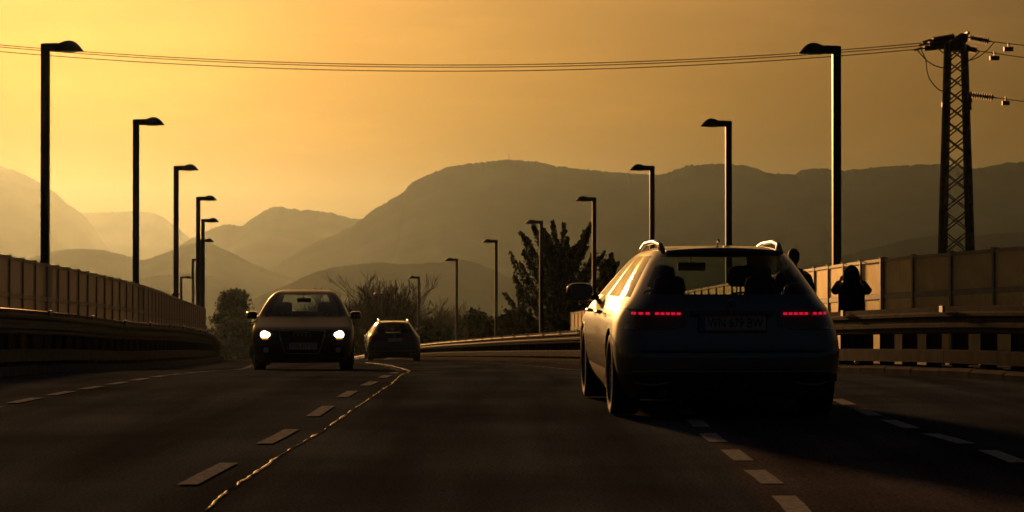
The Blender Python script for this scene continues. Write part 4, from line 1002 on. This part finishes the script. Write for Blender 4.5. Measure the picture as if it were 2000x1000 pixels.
def person(loc, rz, label, H, arms, hood, coatm, stride):
    root = empty('person', loc, rz); tag(root, label, 'person'); k = H / 1.75
    J = {'pelvis': (0, 0, .95, .13), 'spine': (0, .0, 1.13, .12), 'chest': (0, .0, 1.33, (.15, .11)), 'neck': (0, .02, 1.48, .055), 'jaw': (0, .045, 1.56, .075), 'skull': (0, .03, 1.66, .088), 'crown': (0, .02, 1.70, .07), 'nose': (0, .125, 1.60, .014)}
    E = [('pelvis', 'spine'), ('spine', 'chest'), ('chest', 'neck'), ('neck', 'jaw'), ('jaw', 'skull'), ('skull', 'crown'), ('jaw', 'nose')]
    for s, n in ((-1, 'l'), (1, 'r')):
        st = stride * s
        J.update({'hip'+n: (s * .095, 0, .90, .095), 'knee'+n: (s * .10, st * .5 + .03, .50, .06), 'ankle'+n: (s * .10, st, .10, .042), 'heel'+n: (s * .10, st - .04, .05, .04), 'toe'+n: (s * .11, st + .17, .04, .032)})
        E += [('pelvis', 'hip'+n), ('hip'+n, 'knee'+n), ('knee'+n, 'ankle'+n), ('ankle'+n, 'heel'+n), ('heel'+n, 'toe'+n)]
        el, wr = arms[0], arms[1]
        J.update({'sh'+n: (s * .185, 0, 1.41, .062), 'el'+n: (s * el[0], el[1], el[2], .043), 'wr'+n: (s * wr[0], wr[1], wr[2], .028)})
        E += [('chest', 'sh'+n), ('sh'+n, 'el'+n), ('el'+n, 'wr'+n)]
        d = (Vector(wr) - Vector(el)).normalized(); pa = Vector(wr) + d * .07
        J['palm'+n] = (s * pa.x, pa.y, pa.z, (.022, .03)); E.append(('wr'+n, 'palm'+n))
        for q in range(5):
            off = Vector((-.03 + .018 * q, 0, 0)) if q < 4 else Vector((.045, .02, -.02))
            L = (.075, .085, .08, .06, .035)[q]; m1 = pa + d * L * .55 + off * 1.1; m2 = pa + d * L * .9 + off * 1.1 + Vector((-.02, .03, 0))
            J[f'f{q}a{n}'] = (s * m1.x, m1.y, m1.z, .0095); J[f'f{q}b{n}'] = (s * m2.x, m2.y, m2.z, .008)
            E += [('palm'+n, f'f{q}a{n}'), (f'f{q}a{n}', f'f{q}b{n}')]
    J = {a: (b[0] * k, b[1] * k, b[2] * k, b[3]) for a, b in J.items()}
    skin('body', J, E, M['skin'], root)
    G_ = lambda a, r: (*J[a][:3], r)
    for n in 'lr':
        skin('sleeve', {'sh': G_('sh'+n, .095), 'el': G_('el'+n, .08), 'wr': G_('wr'+n, .06)}, [('sh', 'el'), ('el', 'wr')], coatm, root)
        skin('trouser_leg', {'hip': G_('hip'+n, .12), 'knee': G_('knee'+n, .082), 'ankle': G_('ankle'+n, .066)}, [('hip', 'knee'), ('knee', 'ankle')], M['denim'], root)
        skin('shoe', {'heel': G_('heel'+n, .05), 'toe': G_('toe'+n, .042)}, [('heel', 'toe')], M['black'], root)
    cz = .74 if hood else .86
    loft('coat', [(0, 0, cz * k, .25 if hood else .20, .17), (0, 0, .95 * k, .235 if hood else .195, .16), (0, 0, 1.12 * k, .225 if hood else .19, .15), (0, -.005, 1.30 * k, .24, .155), (0, 0, 1.40 * k, .215, .13), (0, .01, 1.46 * k, .15, .10), (0, .02, 1.50 * k, .085, .08)], coatm, root)
    if hood:
        loft('hood', [(0, 0, 1.42 * k, .16, .12), (0, .01, 1.50 * k, .145, .13), (0, .02, 1.58 * k, .152, .145), (0, .015, 1.65 * k, .138, .14), (0, .01, 1.705 * k, .105, .115), (0, .01, 1.745 * k, .05, .06), (0, .01, 1.765 * k, .015, .02)], coatm, root)
    else:
        loft('hair', [(0, -.015, 1.55 * k, .075, .075), (0, -.012, 1.60 * k, .095, .10), (0, -.005, 1.67 * k, .102, .115), (0, 0, 1.73 * k, .09, .105), (0, .005, 1.765 * k, .055, .065), (0, .005, 1.783 * k, .015, .02)], M['hair'], root)
    return root
p1 = at(1663, 540, 39.6)
person((p1.x, p1.y, G(39.6) + .09), R(-4), 'person in a dark hooded coat with both elbows raised, behind the guardrail', 1.71, ((.315, .03, 1.27), (.185, .13, 1.48)), True, M['coat'], .10)
p2 = at(1550, 540, 38.2)
person((p2.x, p2.y, G(38.2) + .09), R(6), 'dark-haired person half hidden by the roof of the grey estate car', 1.90, ((.27, -.03, 1.13), (.25, .10, .92)), False, M['jacket'], .16)
